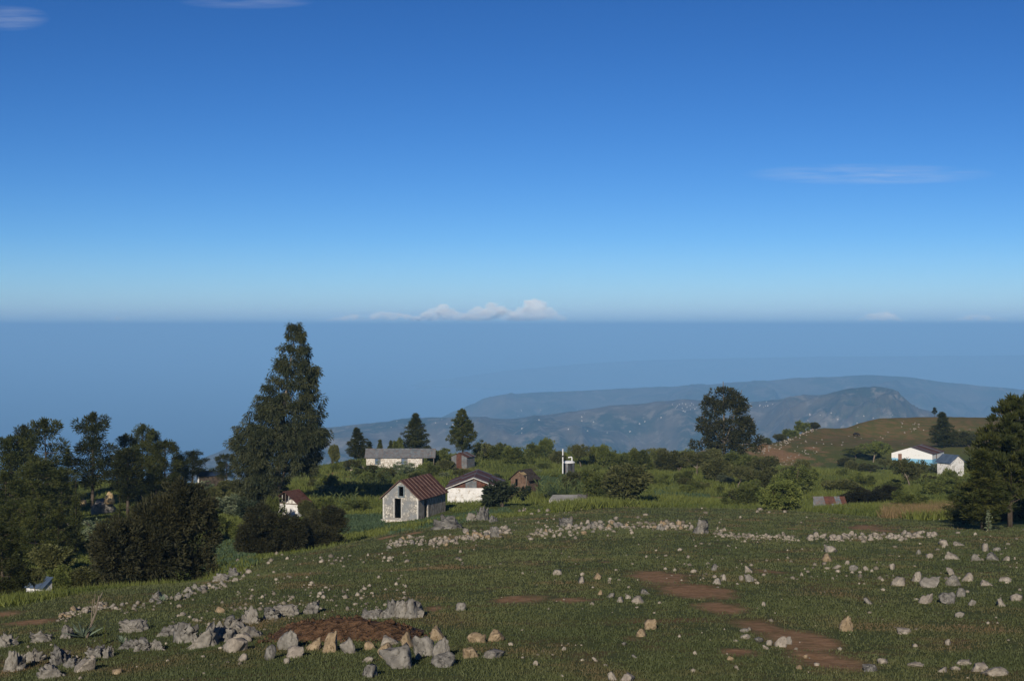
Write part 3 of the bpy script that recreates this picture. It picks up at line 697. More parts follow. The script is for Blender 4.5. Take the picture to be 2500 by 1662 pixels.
# the black cow on the hill
x, y, z = G(2090, 1066)
cw = tag(empty('black_cow', (x, y, z), math.radians(-28)), 'black cow grazing alone on the bare hillside', 'cow')
def cow_body():
    import bmesh
    pts = [(0, 0, .78), (-.45, 0, .82), (-.72, 0, .80), (.40, 0, .80), (.66, 0, .84), (.86, 0, .66), (1.02, 0, .36), (1.10, 0, .16)]
    ed = [(0, 1), (1, 2), (0, 3), (3, 4), (4, 5), (5, 6), (6, 7)]; rad = [.30, .29, .20, .28, .22, .14, .12, .07]
    for sx, top, names in ((.45, 3, 'f'), (-.58, 2, 'h')):
        for sy in (-.15, .15):
            b = len(pts); kx = -.06 if names == 'f' else .07
            pts += [(sx, sy, .55), (sx + kx * (1 if names == 'h' else -1), sy, .30), (sx - (.03 if names == 'h' else 0), sy, .02)]
            ed += [(top, b), (b, b + 1), (b + 1, b + 2)]; rad += [.11 if names == 'f' else .13, .055, .05]
    b = len(pts); pts += [(-.86, 0, .62), (-.90, 0, .30)]; ed += [(2, b), (b, b + 1)]; rad += [.03, .025]
    for sy in (-1, 1):
        b = len(pts); pts.append((.93, sy * .17, .58)); ed.append((5, b)); rad.append(.035)
    me = bpy.data.meshes.new('body'); me.from_pydata(pts, ed, []); me.update()
    o = link('body', me); sk = o.modifiers.new('skin', 'SKIN'); o.modifiers.new('sub', 'SUBSURF').levels = 1
    for i, v in enumerate(me.skin_vertices[0].data): v.radius = (rad[i], rad[i] * (1.15 if i in (0, 1, 3) else 1)); v.use_root = (i == 0)
    dg = bpy.context.evaluated_depsgraph_get(); m2 = bpy.data.meshes.new_from_object(o.evaluated_get(dg)); bpy.data.objects.remove(o)
    m2.materials.append(M['hide']); return m2
link('body', cow_body(), cw)
for sy in (-1, 1): MB().tube([(.88, sy * .08, .76), (.90, sy * .17, .86), (.95, sy * .17, .93)], [.03, .022, .008], 5).build('horn', M['bark_pale'], cw)

# ------------------------------------------------------------------ rocks
def rock_mesh(seed, sub=2, cuts=7, rough=.22, flute=0.0, sq=(1, 1, 1), mat=None, pw=None):
    rg = np.random.default_rng(seed); v, f = ICO[sub]; v = v.copy()
    v = np.sign(v) * np.abs(v) ** (pw or (.62 if flute else .8))
    for k in range(cuts):
        n = rg.normal(size=3)
        if flute: n[2] = abs(n[2]) * .4
        n /= np.linalg.norm(n); o = rg.uniform(.38, .80)
        d = v @ n - o; m = d > 0; v[m] -= np.outer(d[m], n) * .96
    nz = np.array([mnoise.fractal(Vector(p * 2.8 + seed * 3.7), .75, 2.2, 5) for p in v])
    v = v * (1 + rough * nz[:, None])
    if flute:
        fl = np.array([abs(mnoise.noise(Vector((p[0] * 3.2 + seed, p[1] * 3.2, p[2] * .5)))) + .5 * abs(mnoise.noise(Vector((p[0] * 7 + seed, p[1] * 7, p[2] * .9)))) for p in v])
        v[:, :2] *= (1 - flute * (.55 - fl[:, None]).clip(0, 1) * .8)
        tp = np.array([mnoise.noise(Vector((p[0] * 2.6 + seed * 1.7, p[1] * 2.6, 3.3))) for p in v])
        v[:, 2] += np.clip(v[:, 2], 0, 1) * (tp * 1.1 + (fl - .3) * .5)
    v = v / np.abs(v).max(0) * .5 * np.array(sq); v[:, 2] += .5 * sq[2] * .45
    return np_mesh('stone', v, f, mat)
ROCKS = {}
for mt in ('rock_grey', 'rock_pale', 'rock_ochre'):
    ROCKS[mt] = [rock_mesh(s * 13 + 5 + len(mt), 2, 6 + s % 4, .26, mat=M[mt], sq=(1, .9, (.62, .8, 1.0, .5)[s % 4])) for s in range(12)]
KARST = [rock_mesh(300 + s, 4, 6, .30, .9, mat=M['rock_grey'], sq=(1, .9, 1.0)) for s in range(7)]
BOULD = {mt: [rock_mesh(500 + s, 3, 9, .24, 0, mat=M[mt]) for s in range(6)] for mt in ('rock_grey', 'rock_pale', 'rock_ochre')}
NROCK = [0]
def rock(px, py, w, hgt, mt='rock_pale', label=None, group=None, kind='small', cat='stone', rz=None, tilt=.25, name='stone', d=None):
    """a stone whose foot shows at px, py and that looks w x hgt pixels of the photograph"""
    NROCK[0] += 1; i = NROCK[0]; rr = random.Random(i * 77)
    x, y, z = G(px, py) if d is None else GD(px, d)
    s = 1.06 * w / F * y; hh = 1.06 * hgt / F * y
    me = {'small': ROCKS.get(mt), 'karst': KARST, 'big': BOULD.get(mt)}[kind]; me = me[rr.randrange(len(me))]
    o = link(name, me, None, (x, y + s * .3, z - .20 * hh))
    zz = np.empty(len(me.vertices) * 3); me.vertices.foreach_get('co', zz); zh = zz.reshape(-1, 3)[:, 2].max()
    o.scale = (s, s * rr.uniform(.8, 1.1), (hh * 1.16) / zh)
    o.rotation_euler = (rr.uniform(-tilt, tilt) * .6, rr.uniform(-tilt, tilt) * .6, rr.uniform(0, 6.28) if rz is None else rz)
    return tag(o, label, cat, group)
# the rocks by the dug bank, lower middle
heapm = []
def bank(px0, px1, py_b, h_px, label):
    x0, y0, z0 = G(px0, py_b); x1, y1, z1 = G(px1, py_b)
    nx, ny = 90, 26; U, V = np.meshgrid(np.linspace(0, 1, nx), np.linspace(0, 1, ny))
    Xw = x0 + (x1 - x0) * U; Yw = (y0 + (y1 - y0) * U) + V * 2.6
    hh = 1.05 * h_px / F * y0 * np.minimum(1, np.minimum(U, 1 - U) * 5) ** .7 * (np.clip(V / .28, 0, 1) ** .8) * np.clip((1 - V) / .55, 0, 1) ** .9
    hh = hh * (.75 + .5 * fbm(Xw * 1.3, Yw * .9, 3, 77)) + .055 * fbm(Xw * 4, Yw * 4, 4, 78) * (hh > .01)
    Z = H(Xw, Yw) + hh - .03
    idx = np.arange(nx * ny).reshape(ny, nx); f = np.stack([idx[:-1, :-1], idx[:-1, 1:], idx[1:, 1:], idx[1:, :-1]], -1).reshape(-1, 4)
    o = link('earth_bank', np_mesh('earth_bank', np.c_[Xw.ravel() - x0, Yw.ravel() - y0, Z.ravel() - z0], f, M['dug_soil'], smooth=True), None, (x0, y0, z0))
    rg = np.random.default_rng(4); V, Fc, q = [], [], 0
    for k in range(420):
        t = rg.random(); v, f = ICO[1]; xx = x0 + (x1 - x0) * rg.uniform(-.03, 1.03); yy = y0 + (y1 - y0) * (xx - x0) / (x1 - x0) + rg.uniform(-.45, 1.6)
        ui = (xx - x0) / (x1 - x0); vi = (yy - y0 - (y1 - y0) * ui) / 2.6
        zz = h1(xx, yy) if not (0 < ui < 1 and 0 < vi < 1) else float(Z[int(vi * (ny - 1)), int(ui * (nx - 1))])
        s = .015 + .06 * rg.random() ** 3; V.append(v * s * rg.uniform(.6, 1.3, (len(v), 1)) + np.array([xx - x0, yy - y0, zz - z0 + s * .3])); Fc.append(f + q); q += len(v)
    cl = link('clods', np_mesh('clods', np.concatenate(V), np.concatenate(Fc), M['dug_soil']), o); cl['kind'] = 'stuff'
    return tag(o, label, 'earth bank')
bank(640, 1030, 1568, 46, 'bank of freshly dug red-brown earth behind the heaped stones')
PIT = 'stones heaped along the dug earth bank'
for px, py, w, h, mt, lab in [
    (660, 1612, 32, 36, 'rock_grey', 'upright pinkish grey stone at the left end of the dug bank'), (706, 1588, 62, 48, 'rock_grey', 'largest grey jagged rock at the left end of the dug bank'),
    (722, 1606, 50, 26, 'rock_pale', 'pale flat stone leaning on the jagged grey rock'), (768, 1588, 42, 30, 'rock_ochre', 'brown angular stone before the earth bank'),
    (811, 1594, 46, 50, 'rock_ochre', 'tall yellow boulder standing in the middle of the dug bank'), (853, 1596, 40, 38, 'rock_grey', 'grey pointed stone right of the tall yellow boulder'),
    (898, 1587, 34, 20, 'rock_ochre', 'low tan stone under the shaded hollow of the bank'), (947, 1574, 50, 20, 'rock_pale', 'long pale stone lying on top of the right heap'),
    (972, 1556, 22, 24, 'rock_pale', 'small white pointed stone, topmost of the right heap'), (994, 1580, 40, 38, 'rock_ochre', 'tan stone in the middle of the right heap'),
    (940, 1606, 44, 36, 'rock_ochre', 'round brownish stone at the left of the right heap'), (972, 1632, 92, 56, 'rock_grey', 'broad flat-topped grey boulder at the foot of the right heap'),
    (1032, 1602, 58, 54, 'rock_grey', 'grey block at the right of the right heap'), (1068, 1566, 44, 36, 'rock_ochre', 'rounded yellow stone at the upper right of the heap'),
    (1078, 1606, 46, 48, 'rock_grey', 'leaning grey slab under the rounded yellow stone'), (1022, 1612, 24, 22, 'rock_grey', 'small grey stone wedged beside the broad boulder'),
    (1160, 1571, 52, 24, 'rock_ochre', 'long tan stone lying in the grass right of the heap'), (1212, 1566, 40, 28, 'rock_ochre', 'brown block at the right end of the tan stones'),
    (1148, 1606, 42, 26, 'rock_ochre', 'round buff stone before the long tan stone'), (1088, 1630, 66, 30, 'rock_grey', 'low grey slab in the grass below the heap'),
    (1205, 1608, 66, 18, 'rock_grey', 'flat grey slab right of the round buff stone'), (904, 1656, 46, 30, 'rock_grey', 'grey stone nearest the bottom edge below the heap'),
    (702, 1618, 22, 14, 'rock_pale', 'little pale stone in front of the left heap'), (896, 1618, 30, 12, 'rock_pale', 'thin pale stone between the two heaps')]:
    rock(px, py, w, h, mt, lab, PIT, 'big' if w > 38 else 'small', tilt=.3)
# the split standing rock
x, y, z = G(960, 1508)
sr = tag(empty('standing_rock', (x, y, z), 0), 'split standing rock of upright grey blades casting a long shadow', 'rock')
for k, (dx, w, hh, ln) in enumerate([(-.60, .40, .40, -.05), (-.38, .34, .34, .02), (-.18, .34, .50, -.04), (.0, .22, .74, -.06), (.16, .22, .72, .03), (.34, .22, .70, -.02), (.50, .34, .78, .05), (.60, .26, .42, .06), (.25, .24, .34, .05), (-.02, .3, .3, 0)]):
    me = rock_mesh(700 + k, 3, 3, .20, .3, mat=M['rock_grey'], pw=.42)
    o = link('rock_blade', me, sr, (dx, .05 * (k % 3), -.08)); o.scale = (w * 1.7, w * 1.9, hh * 1.12); o.rotation_euler = (0, ln * 1.4, .3 * (k % 3 - 1))
rock(1122, 1490, 32, 20, 'rock_grey', 'brownish stone at the tip of the long shadow', None, 'small')
# jagged outcrops on the left
OUT = 'jagged grey outcrops running across the lower left'
for px, py, w, h, lab in [
    (330, 1545, 70, 34, 'low grey outcrop behind the agave'), (395, 1556, 60, 30, 'small outcrop between the agave and the big outcrop'), (440, 1572, 70, 58, 'left shoulder of the big jagged outcrop'),
    (495, 1582, 84, 72, 'tallest jagged outcrop, deeply fluted'), (545, 1568, 60, 56, 'dark creviced outcrop right of the tallest one'), (600, 1560, 70, 50, 'outcrop beside the pale broken stones'),
    (612, 1522, 46, 48, 'pointed outcrop standing up behind the row'), (560, 1540, 60, 40, 'grey outcrop in the second row'), (655, 1512, 56, 34, 'outcrop at the left of the upper shelf'),
    (705, 1506, 60, 32, 'outcrop in the middle of the upper shelf'), (750, 1500, 54, 34, 'flat-topped outcrop at right end of the upper shelf'), (300, 1588, 50, 26, 'outcrop knob below the agave'), (345, 1590, 56, 36, 'rounded outcrop below the small agave'), (380, 1588, 40, 30, 'creviced outcrop right of the rounded one'),
    (25, 1640, 60, 64, 'large grey outcrop at the bottom left corner'), (70, 1622, 56, 40, 'outcrop behind the bottom left corner rock'), (140, 1625, 70, 60, 'blocky grey outcrop near the bottom left'), (172, 1634, 50, 30, 'smooth shoulder of the blocky outcrop'),
    (235, 1606, 56, 30, 'long outcrop right of the blocky one'), (262, 1606, 26, 34, 'dark upright end of the long outcrop'), (120, 1660, 60, 40, 'outcrop foot at the bottom edge'),
    (10, 1580, 50, 40, 'grey outcrop at the left edge above the corner'), (100, 1568, 60, 30, 'outcrop in the grass at far left'), (160, 1560, 60, 40, 'grey outcrop left of the agave')]:
    rock(px, py, w * 1.18, h * .86, 'rock_grey', lab, OUT, 'karst', cat='rock', name='rock_outcrop', tilt=.12)
for px, py, w, h, mt, lab in [(570, 1592, 56, 34, 'rock_pale', 'broken pale stone below the jagged outcrop'), (590, 1570, 40, 24, 'rock_pale', 'white stones beside the jagged outcrop'), (590, 1616, 26, 18, 'rock_pale', 'single pale stone in grass under the outcrop'),
        (205, 1640, 56, 34, 'rock_pale', 'broken pinkish white stone near the bottom left'), (285, 1648, 30, 12, 'rock_ochre', 'flat tan stone in bare earth at the bottom left'), (222, 1620, 30, 18, 'rock_pale', 'pale stone under the long outcrop'), (535, 1498, 24, 16, 'rock_ochre', 'orange stone in the grass above the outcrops'), (446, 1503, 18, 9, 'rock_pale', 'white chip left of the orange stone')]:
    rock(px, py, w, h, mt, lab, None, 'big' if w > 38 else 'small')
for px, py, w, h, lab in [(1100, 1293, 96, 28, 'long low grey outcrop in front of the stone hut'), (1180, 1270, 40, 36, 'pointed grey outcrop right of the long low one'), (1205, 1274, 30, 18, 'small grey outcrop beside the pointed one'), (1147, 1272, 36, 20, 'grey outcrop left of the pointed one'), (1210, 1312, 26, 28, 'dark upright rock within the left stone row'),
        (1386, 1285, 46, 20, 'grey outcrop behind the long stone row'), (1712, 1303, 56, 34, 'big furrowed grey rock in the middle of the long stone row'), (1448, 1290, 36, 16, 'low grey outcrop left in the long stone row'), (575, 1408, 40, 22, 'grey outcrop on the left edge of the pasture'), (540, 1420, 50, 20, 'long grey outcrop at the pasture edge'), (380, 1462, 36, 22, 'outcrop under the big dark bush')]:
    rock(px, py, w, h, 'rock_grey', lab, 'grey outcrops in the pasture', 'karst', cat='rock', name='rock_outcrop', tilt=.12)
rock(245, 1252, 64, 38, 'rock_grey', 'large flat grey slab of rock between the left trees', None, 'big', cat='rock', tilt=.1, d=158)
# scattered stones of the right hand pasture: px, py, width, height
Z_ = lambda a, b, w, h: (1600 + a / 2.621, 1240 + b / 2.621, w / 2.621, h / 2.621)
for a, b, w, h, mt, lab in [
    (1235, 792, 110, 100, 'rock_ochre', 'yellow pointed boulder standing alone on bare earth'), (1555, 500, 90, 58, 'rock_pale', 'rounded white stone left of the right-hand boulder field'), (1672, 472, 66, 66, 'rock_pale', 'pointed white stone at the left of the right-hand boulder field'),
    (1780, 510, 130, 70, 'rock_grey', 'wide grey boulder in the right-hand boulder field'), (1890, 430, 60, 44, 'rock_pale', 'tilted pale slab at the top of the right-hand boulder field'), (1910, 500, 90, 70, 'rock_grey', 'grey block in the middle of the right-hand boulder field'), (2000, 472, 72, 52, 'rock_pale', 'oval white stone at the right of the boulder field'),
    (1750, 612, 100, 62, 'rock_pale', 'pale ridge-backed stone at the front of the boulder field'), (1885, 618, 120, 74, 'rock_grey', 'flat blue-grey boulder at the front of the boulder field'), (1960, 570, 60, 60, 'rock_grey', 'upright grey stone behind the flat blue-grey boulder'), (2030, 625, 80, 40, 'rock_grey', 'mossy greenish stone right of the flat blue-grey boulder'),
    (2215, 632, 70, 60, 'rock_pale', 'pinkish stone near the right edge'), (2325, 600, 76, 48, 'rock_pale', 'pale stone at the right edge of the picture'), (2245, 475, 80, 36, 'rock_pale', 'low stones group at the right of the field'), (2120, 500, 90, 36, 'rock_pale', 'flat pale stone right of the oval white one'),
    (1115, 285, 110, 48, 'rock_pale', 'pale boulder of the pair near the middle right'), (1110, 345, 80, 52, 'rock_ochre', 'buff boulder in front of the pale one'), (1162, 392, 72, 30, 'rock_pale', 'flat white stone below the buff boulder'), (1275, 404, 60, 38, 'rock_grey', 'grey stone, middle of three in a line'), (1358, 402, 56, 30, 'rock_pale', 'low pale stone, rightmost of three in a line'), (1225, 362, 40, 26, 'rock_pale', 'small pinkish stone above the line of three'),
    (380, 402, 40, 42, 'rock_grey', 'upright grey stone beside the red earth path'), (400, 488, 66, 38, 'rock_pale', 'white stone of the touching pair by the path'), (438, 468, 44, 44, 'rock_pale', 'buff stone of the touching pair by the path'), (593, 415, 56, 44, 'rock_pale', 'pinkish block right of the path'), (600, 472, 72, 46, 'rock_grey', 'grey stone below the pinkish block'), (550, 470, 36, 40, 'rock_pale', 'white stone leaning on the grey one'),
    (800, 892, 82, 66, 'rock_pale', 'bright white boulder in the lower right'), (845, 870, 60, 50, 'rock_grey', 'grey boulder behind the bright white one'), (585, 840, 66, 30, 'rock_pale', 'white stone left of the bright white boulder'), (660, 862, 80, 30, 'rock_grey', 'grey flat stone left of the bright white boulder'), (725, 880, 50, 36, 'rock_pale', 'cream stone touching the bright white boulder'), (570, 800, 60, 24, 'rock_grey', 'thin flat stone above the white one'), (707, 905, 40, 30, 'rock_pale', 'small white stone in front of the cream one'),
    (1605, 805, 120, 36, 'rock_pale', 'long pale stone in the grass right of the yellow boulder'), (1880, 880, 40, 40, 'rock_pale', 'small bright white stone at lower right'), (1385, 1050, 120, 46, 'rock_grey', 'grey slab near the bottom edge on bare earth'), (1455, 1005, 80, 36, 'rock_pale', 'cream stone behind the grey slab'), (1670, 1020, 100, 30, 'rock_pale', 'row of flat white stones near the bottom edge'), (2085, 1050, 120, 52, 'rock_pale', 'largest white boulder at the bottom right'), (2190, 1078, 200, 46, 'rock_pale', 'long buff slab in front of the largest white boulder'), (1980, 1010, 100, 32, 'rock_pale', 'white slab behind the largest white boulder'), (1845, 1052, 66, 34, 'rock_pale', 'egg-shaped white stone at the bottom right'), (1940, 1045, 90, 26, 'rock_pale', 'low white stone left of the largest white boulder'),
    (1855, 240, 70, 36, 'rock_pale', 'pale stone on the far right slope'), (1945, 243, 90, 26, 'rock_pale', 'long pale stone on the far right slope'), (2125, 278, 64, 50, 'rock_pale', 'pyramid-shaped stone on the far right slope'), (2195, 278, 54, 26, 'rock_grey', 'low stone right of the pyramid-shaped one'), (1900, 330, 100, 46, 'rock_pale', 'pinkish wedge stone on the far right slope'), (2065, 338, 70, 40, 'rock_grey', 'grey stone below the pyramid-shaped one'), (2165, 335, 90, 50, 'rock_grey', 'large grey stone below the pyramid-shaped one'), (2255, 338, 66, 30, 'rock_pale', 'pale stone at the end of the grey ones'), (1762, 322, 50, 30, 'rock_pale', 'small buff stone left of the wedge stone'), (1685, 295, 40, 30, 'rock_grey', 'small grey stone far left of the wedge stone'), (1518, 395, 36, 40, 'rock_pale', 'small upright stone right of the line of three'), (693, 628, 32, 30, 'rock_pale', 'small orange stone beside the earth path'), (1365, 615, 70, 36, 'rock_grey', 'grey low stone in the middle of the right grass'), (1960, 705, 66, 36, 'rock_grey', 'grey stone below the boulder field'), (925, 1035, 54, 26, 'rock_ochre', 'flat tan stone near the bottom, right of middle'), (480, 978, 44, 28, 'rock_ochre', 'small tan stone low in the middle'), (960, 962, 44, 24, 'rock_ochre', 'dull tan stone above the flat tan one')]:
    px, py, w, h = Z_(a, b, w, h)
    rock(px, py, w, h, mt, lab, 'stones scattered over the right-hand pasture', 'big' if w > 34 else 'small')
Y_ = lambda a, b, w, h: (1200 + a / 3.37, 1360 + b / 3.37, w / 3.37, h / 3.37)
for a, b, w, h, mt, lab in [
    (535, 148, 92, 44, 'rock_pale', 'pale stone in the middle of the pasture'), (748, 218, 60, 58, 'rock_pale', 'pinkish upright stone left of the buff one'), (870, 185, 74, 54, 'rock_ochre', 'buff tilted stone in the middle of the pasture'), (890, 312, 44, 38, 'rock_ochre', 'small orange stone above the flat white group'), (985, 332, 76, 34, 'rock_grey', 'greenish flat stone of the flat white group'), (1125, 345, 64, 32, 'rock_pale', 'whitest stone of the flat white group'), (1205, 385, 130, 60, 'rock_pale', 'wide pinkish slab of the flat white group'), (1065, 370, 70, 40, 'rock_pale', 'low stone in front of the flat white group'), (1270, 305, 70, 46, 'rock_grey', 'grey stone at the lower end of the red earth path'),
    (1325, 595, 124, 82, 'rock_ochre', 'large dull brown boulder low in the middle'), (1228, 655, 84, 62, 'rock_ochre', 'reddish brown boulder left of the large dull one'), (595, 772, 60, 32, 'rock_pale', 'small white slab right of the stone heap'), (360, 898, 52, 46, 'rock_pale', 'round cream stone low in the middle'), (850, 856, 64, 32, 'rock_pale', 'small pinkish stone low in the middle'), (1180, 835, 54, 30, 'rock_grey', 'small dull stone low right of middle'), (1005, 1025, 100, 74, 'rock_pale', 'left of the two white boulders at the bottom edge'), (1125, 1030, 140, 66, 'rock_pale', 'right of the two white boulders at the bottom edge'), (1090, 725, 50, 26, 'rock_grey', 'pale chip under the reddish boulder')]:
    px, py, w, h = Y_(a, b, w, h)
    rock(px, py, w, h, mt, lab, 'stones scattered over the middle pasture', 'big' if w > 34 else 'small')
# tumbled stone rows: many stones along a line
ROWS = []
def row(pts, n, spread, wmin, wmax, mts, lab, group, seed):
    n = int(n * 3.2); wmin *= .75; wmax *= .8
    rg = random.Random(seed); P_ = []
    seg = [math.hypot(pts[i + 1][0] - pts[i][0], pts[i + 1][1] - pts[i][1]) for i in range(len(pts) - 1)]; tot = sum(seg)
    for k in range(n):
        t = (k + rg.random()) / n * tot; i = 0
        while i < len(seg) - 1 and t > seg[i]: t -= seg[i]; i += 1
        q = t / seg[i]; px = pts[i][0] + (pts[i + 1][0] - pts[i][0]) * q; py = pts[i][1] + (pts[i + 1][1] - pts[i][1]) * q
        px += rg.uniform(-8, 8); py += rg.gauss(0, spread)
        w = wmin + (wmax - wmin) * rg.random() ** 2.2
        mt = mts[rg.randrange(len(mts))]
        cw_ = {'rock_grey': 'grey', 'rock_pale': 'pale', 'rock_ochre': 'tan'}[mt]; sz = 'larger' if w > wmin + .45 * (wmax - wmin) else 'small'
        ROWS.append((w, px, py, w * rg.uniform(.42, .8), mt, (f'{sz} {cw_} stone', lab), group))
row([(945, 1335), (1010, 1320), (1040, 1318)], 20, 5, 8, 22, ['rock_pale', 'rock_grey', 'rock_ochre'], 'the short stone row below the hut', 'stones of the short row below the hut', 5)
row([(1050, 1330), (1150, 1312), (1250, 1296)], 48, 5, 8, 22, ['rock_pale', 'rock_pale', 'rock_grey', 'rock_ochre', 'rock_pale'], 'the heaped left stone row', 'stones of the heaped left row', 6)
row([(1300, 1305), (1370, 1295), (1450, 1290), (1600, 1285), (1690, 1288)], 78, 7, 7, 22, ['rock_pale', 'rock_pale', 'rock_grey', 'rock_pale', 'rock_grey', 'rock_ochre'], 'the long stone row', 'stones of the long row', 7)
row([(1745, 1300), (1800, 1310), (1890, 1314), (1945, 1316)], 46, 4, 6, 16, ['rock_pale', 'rock_pale', 'rock_ochre'], 'the right stone row', 'stones of the right row', 8)
row([(140, 1508), (200, 1492), (262, 1480)], 30, 6, 8, 22, ['rock_ochre', 'rock_pale'], 'the piled rubble at far left', 'rubble piled at far left', 9)
row([(270, 1490), (350, 1478), (450, 1455), (600, 1410)], 26, 6, 9, 28, ['rock_grey', 'rock_grey', 'rock_pale'], 'the pasture edge under the dark bush', 'stones along the left pasture edge', 10)
row([(1975, 1315), (2090, 1316), (2180, 1312), (2280, 1312)], 34, 4, 8, 26, ['rock_pale'], 'the sparse stone row at the right', 'stones of the sparse right row', 11)
ROWS.sort(key=lambda q: -q[0])
ORD = ['first', 'second', 'third', 'fourth', 'fifth', 'sixth', 'seventh', 'eighth', 'ninth', 'tenth', 'eleventh', 'twelfth', 'thirteenth', 'fourteenth', 'fifteenth', 'sixteenth', 'seventeenth', 'eighteenth', 'nineteenth', 'twentieth'] + ['twenty-' + q for q in ('first', 'second', 'third', 'fourth', 'fifth', 'sixth', 'seventh', 'eighth', 'ninth')] + ['thirtieth'] + ['thirty-' + q for q in ('first', 'second', 'third', 'fourth', 'fifth', 'sixth', 'seventh', 'eighth', 'ninth')]
seen_ = {}
for w, px, py, hh, mt, lab, gr in sorted(ROWS[:165], key=lambda q: q[1]):
    i = seen_[lab] = seen_.get(lab, -1) + 1
    rock(px, py, w, hh, mt, f'{ORD[i]} {lab[0]} from the left in {lab[1]}', gr)
# small stones past counting
def stones_stuff():
    rg = np.random.default_rng(99); V, Fc, o = [], [], 0
    zones = [(420, 1430, 900, 1540, 150), (1230, 1240, 1420, 1290, 40), (1600, 1290, 2500, 1420, 170), (1200, 1400, 2500, 1660, 110), (1000, 1300, 1700, 1420, 60), (560, 1350, 1000, 1490, 230), (0, 1560, 640, 1660, 50), (800, 1000, 2400, 1000, 0), (1500, 1235, 2000, 1280, 26), (100, 1230, 180, 1300, 10), (480, 1190, 620, 1330, 40), (850, 1140, 900, 1170, 22)]
    hill = [((1900, 1075), (2400, 1050), 40, 14), ((1850, 1108), (1990, 1045), 120, 4), ((1865, 1140), (2000, 1095), 50, 10), ((2200, 1032), (2260, 1042), 18, 6), ((1800, 1092), (1880, 1076), 16, 3), ((1900, 1048), (2080, 1030), 24, 6), ((1420, 1158), (1450, 1163), 12, 2), ((840, 1152), (900, 1172), 14, 6), ((2180, 1240), (2450, 1300), 30, 12)]
    L = [(q[1], q[2], q[0]) for q in ROWS[165:]]
    for x0, y0, x1, y1, n in zones:
        for k in range(n): L.append((rg.uniform(x0, x1), rg.uniform(y0, y1), 4 + 11 * rg.random() ** 2.4))
    for a, b, n, sp in hill:
        for k in range(n):
            t = rg.random(); L.append((a[0] + (b[0] - a[0]) * t + rg.normal() * 5, a[1] + (b[1] - a[1]) * t + rg.normal() * sp, rg.uniform(2, 5.5)))
    for px, py, w in L:
        x, y, z = G(px, py); v, f = ICO[1]
        s = w / F * y; vv = v * (1 + rg.uniform(-.35, .35, v.shape[0])[:, None]) * np.array([s / 2, s / 2, s * rg.uniform(.34, .6)])
        a = rg.uniform(0, 6.28); c, q = math.cos(a), math.sin(a); vv = np.c_[vv[:, 0] * c - vv[:, 1] * q, vv[:, 0] * q + vv[:, 1] * c, vv[:, 2]]
        V.append(vv + np.array([x, y, z + s * .1])); Fc.append(f + o); o += len(v)
    tag(link('stone_scatter', np_mesh('stone_scatter', np.concatenate(V), np.concatenate(Fc), M['chips'])), 'loose small stones and chips strewn over the pasture', kind='stuff')
stones_stuff()

# ------------------------------------------------------------------ foliage
def leaf_quads(c, axis, ln, wd, rg):
    """narrow four-cornered leaves at c along axis"""
    n = len(c); axis = axis / np.maximum(np.linalg.norm(axis, axis=1, keepdims=True), 1e-6)
    r = rg.normal(size=(n, 3)); s = np.cross(axis, r); s /= np.maximum(np.linalg.norm(s, axis=1, keepdims=True), 1e-6)
    ln = np.broadcast_to(ln, n)[:, None]; wd = np.broadcast_to(wd, n)[:, None]
    p0 = c; p1 = c + axis * ln * .5 + s * wd * .5; p2 = c + axis * ln; p3 = c + axis * ln * .5 - s * wd * .5
    v = np.stack([p0, p1, p2, p3], 1).reshape(-1, 3); f = np.arange(4 * n).reshape(n, 4)
    return v, f
def leafy(name, c, axis, ln, wd, tint, mat, rg):
    v, f = leaf_quads(c, axis, ln, wd, rg); return np_mesh(name, v, f, mat, tint)
def unit(rg, n):
    d = rg.normal(size=(n, 3)); return d / np.linalg.norm(d, axis=1, keepdims=True)
def clumps_to_leaves(cl, cr, ncount, ln, wd, rg, droop=0.0, outw=None, up=0.0, ctint=None, tv=.35):
    """leaves spread through clumps cl (centres) with radius cr"""
    n = len(cl); k = np.repeat(np.arange(n), ncount)
    d = unit(rg, len(k)); rad = np.broadcast_to(cr, n)[k] * rg.random(len(k)) ** .45
    c = cl[k] + d * rad[:, None]
    ax = d * .9 + rg.normal(size=(len(k), 3)) * .45
    if outw is not None: ax = ax + outw[k] * .8
    ax[:, 2] += up - droop
    t = (ctint if ctint is not None else rg.random(n))[k] * (1 - tv) + rg.random(len(k)) * tv
    return c, ax, ln * rg.uniform(.65, 1.25, len(k)), wd * rg.uniform(.7, 1.25, len(k)), t
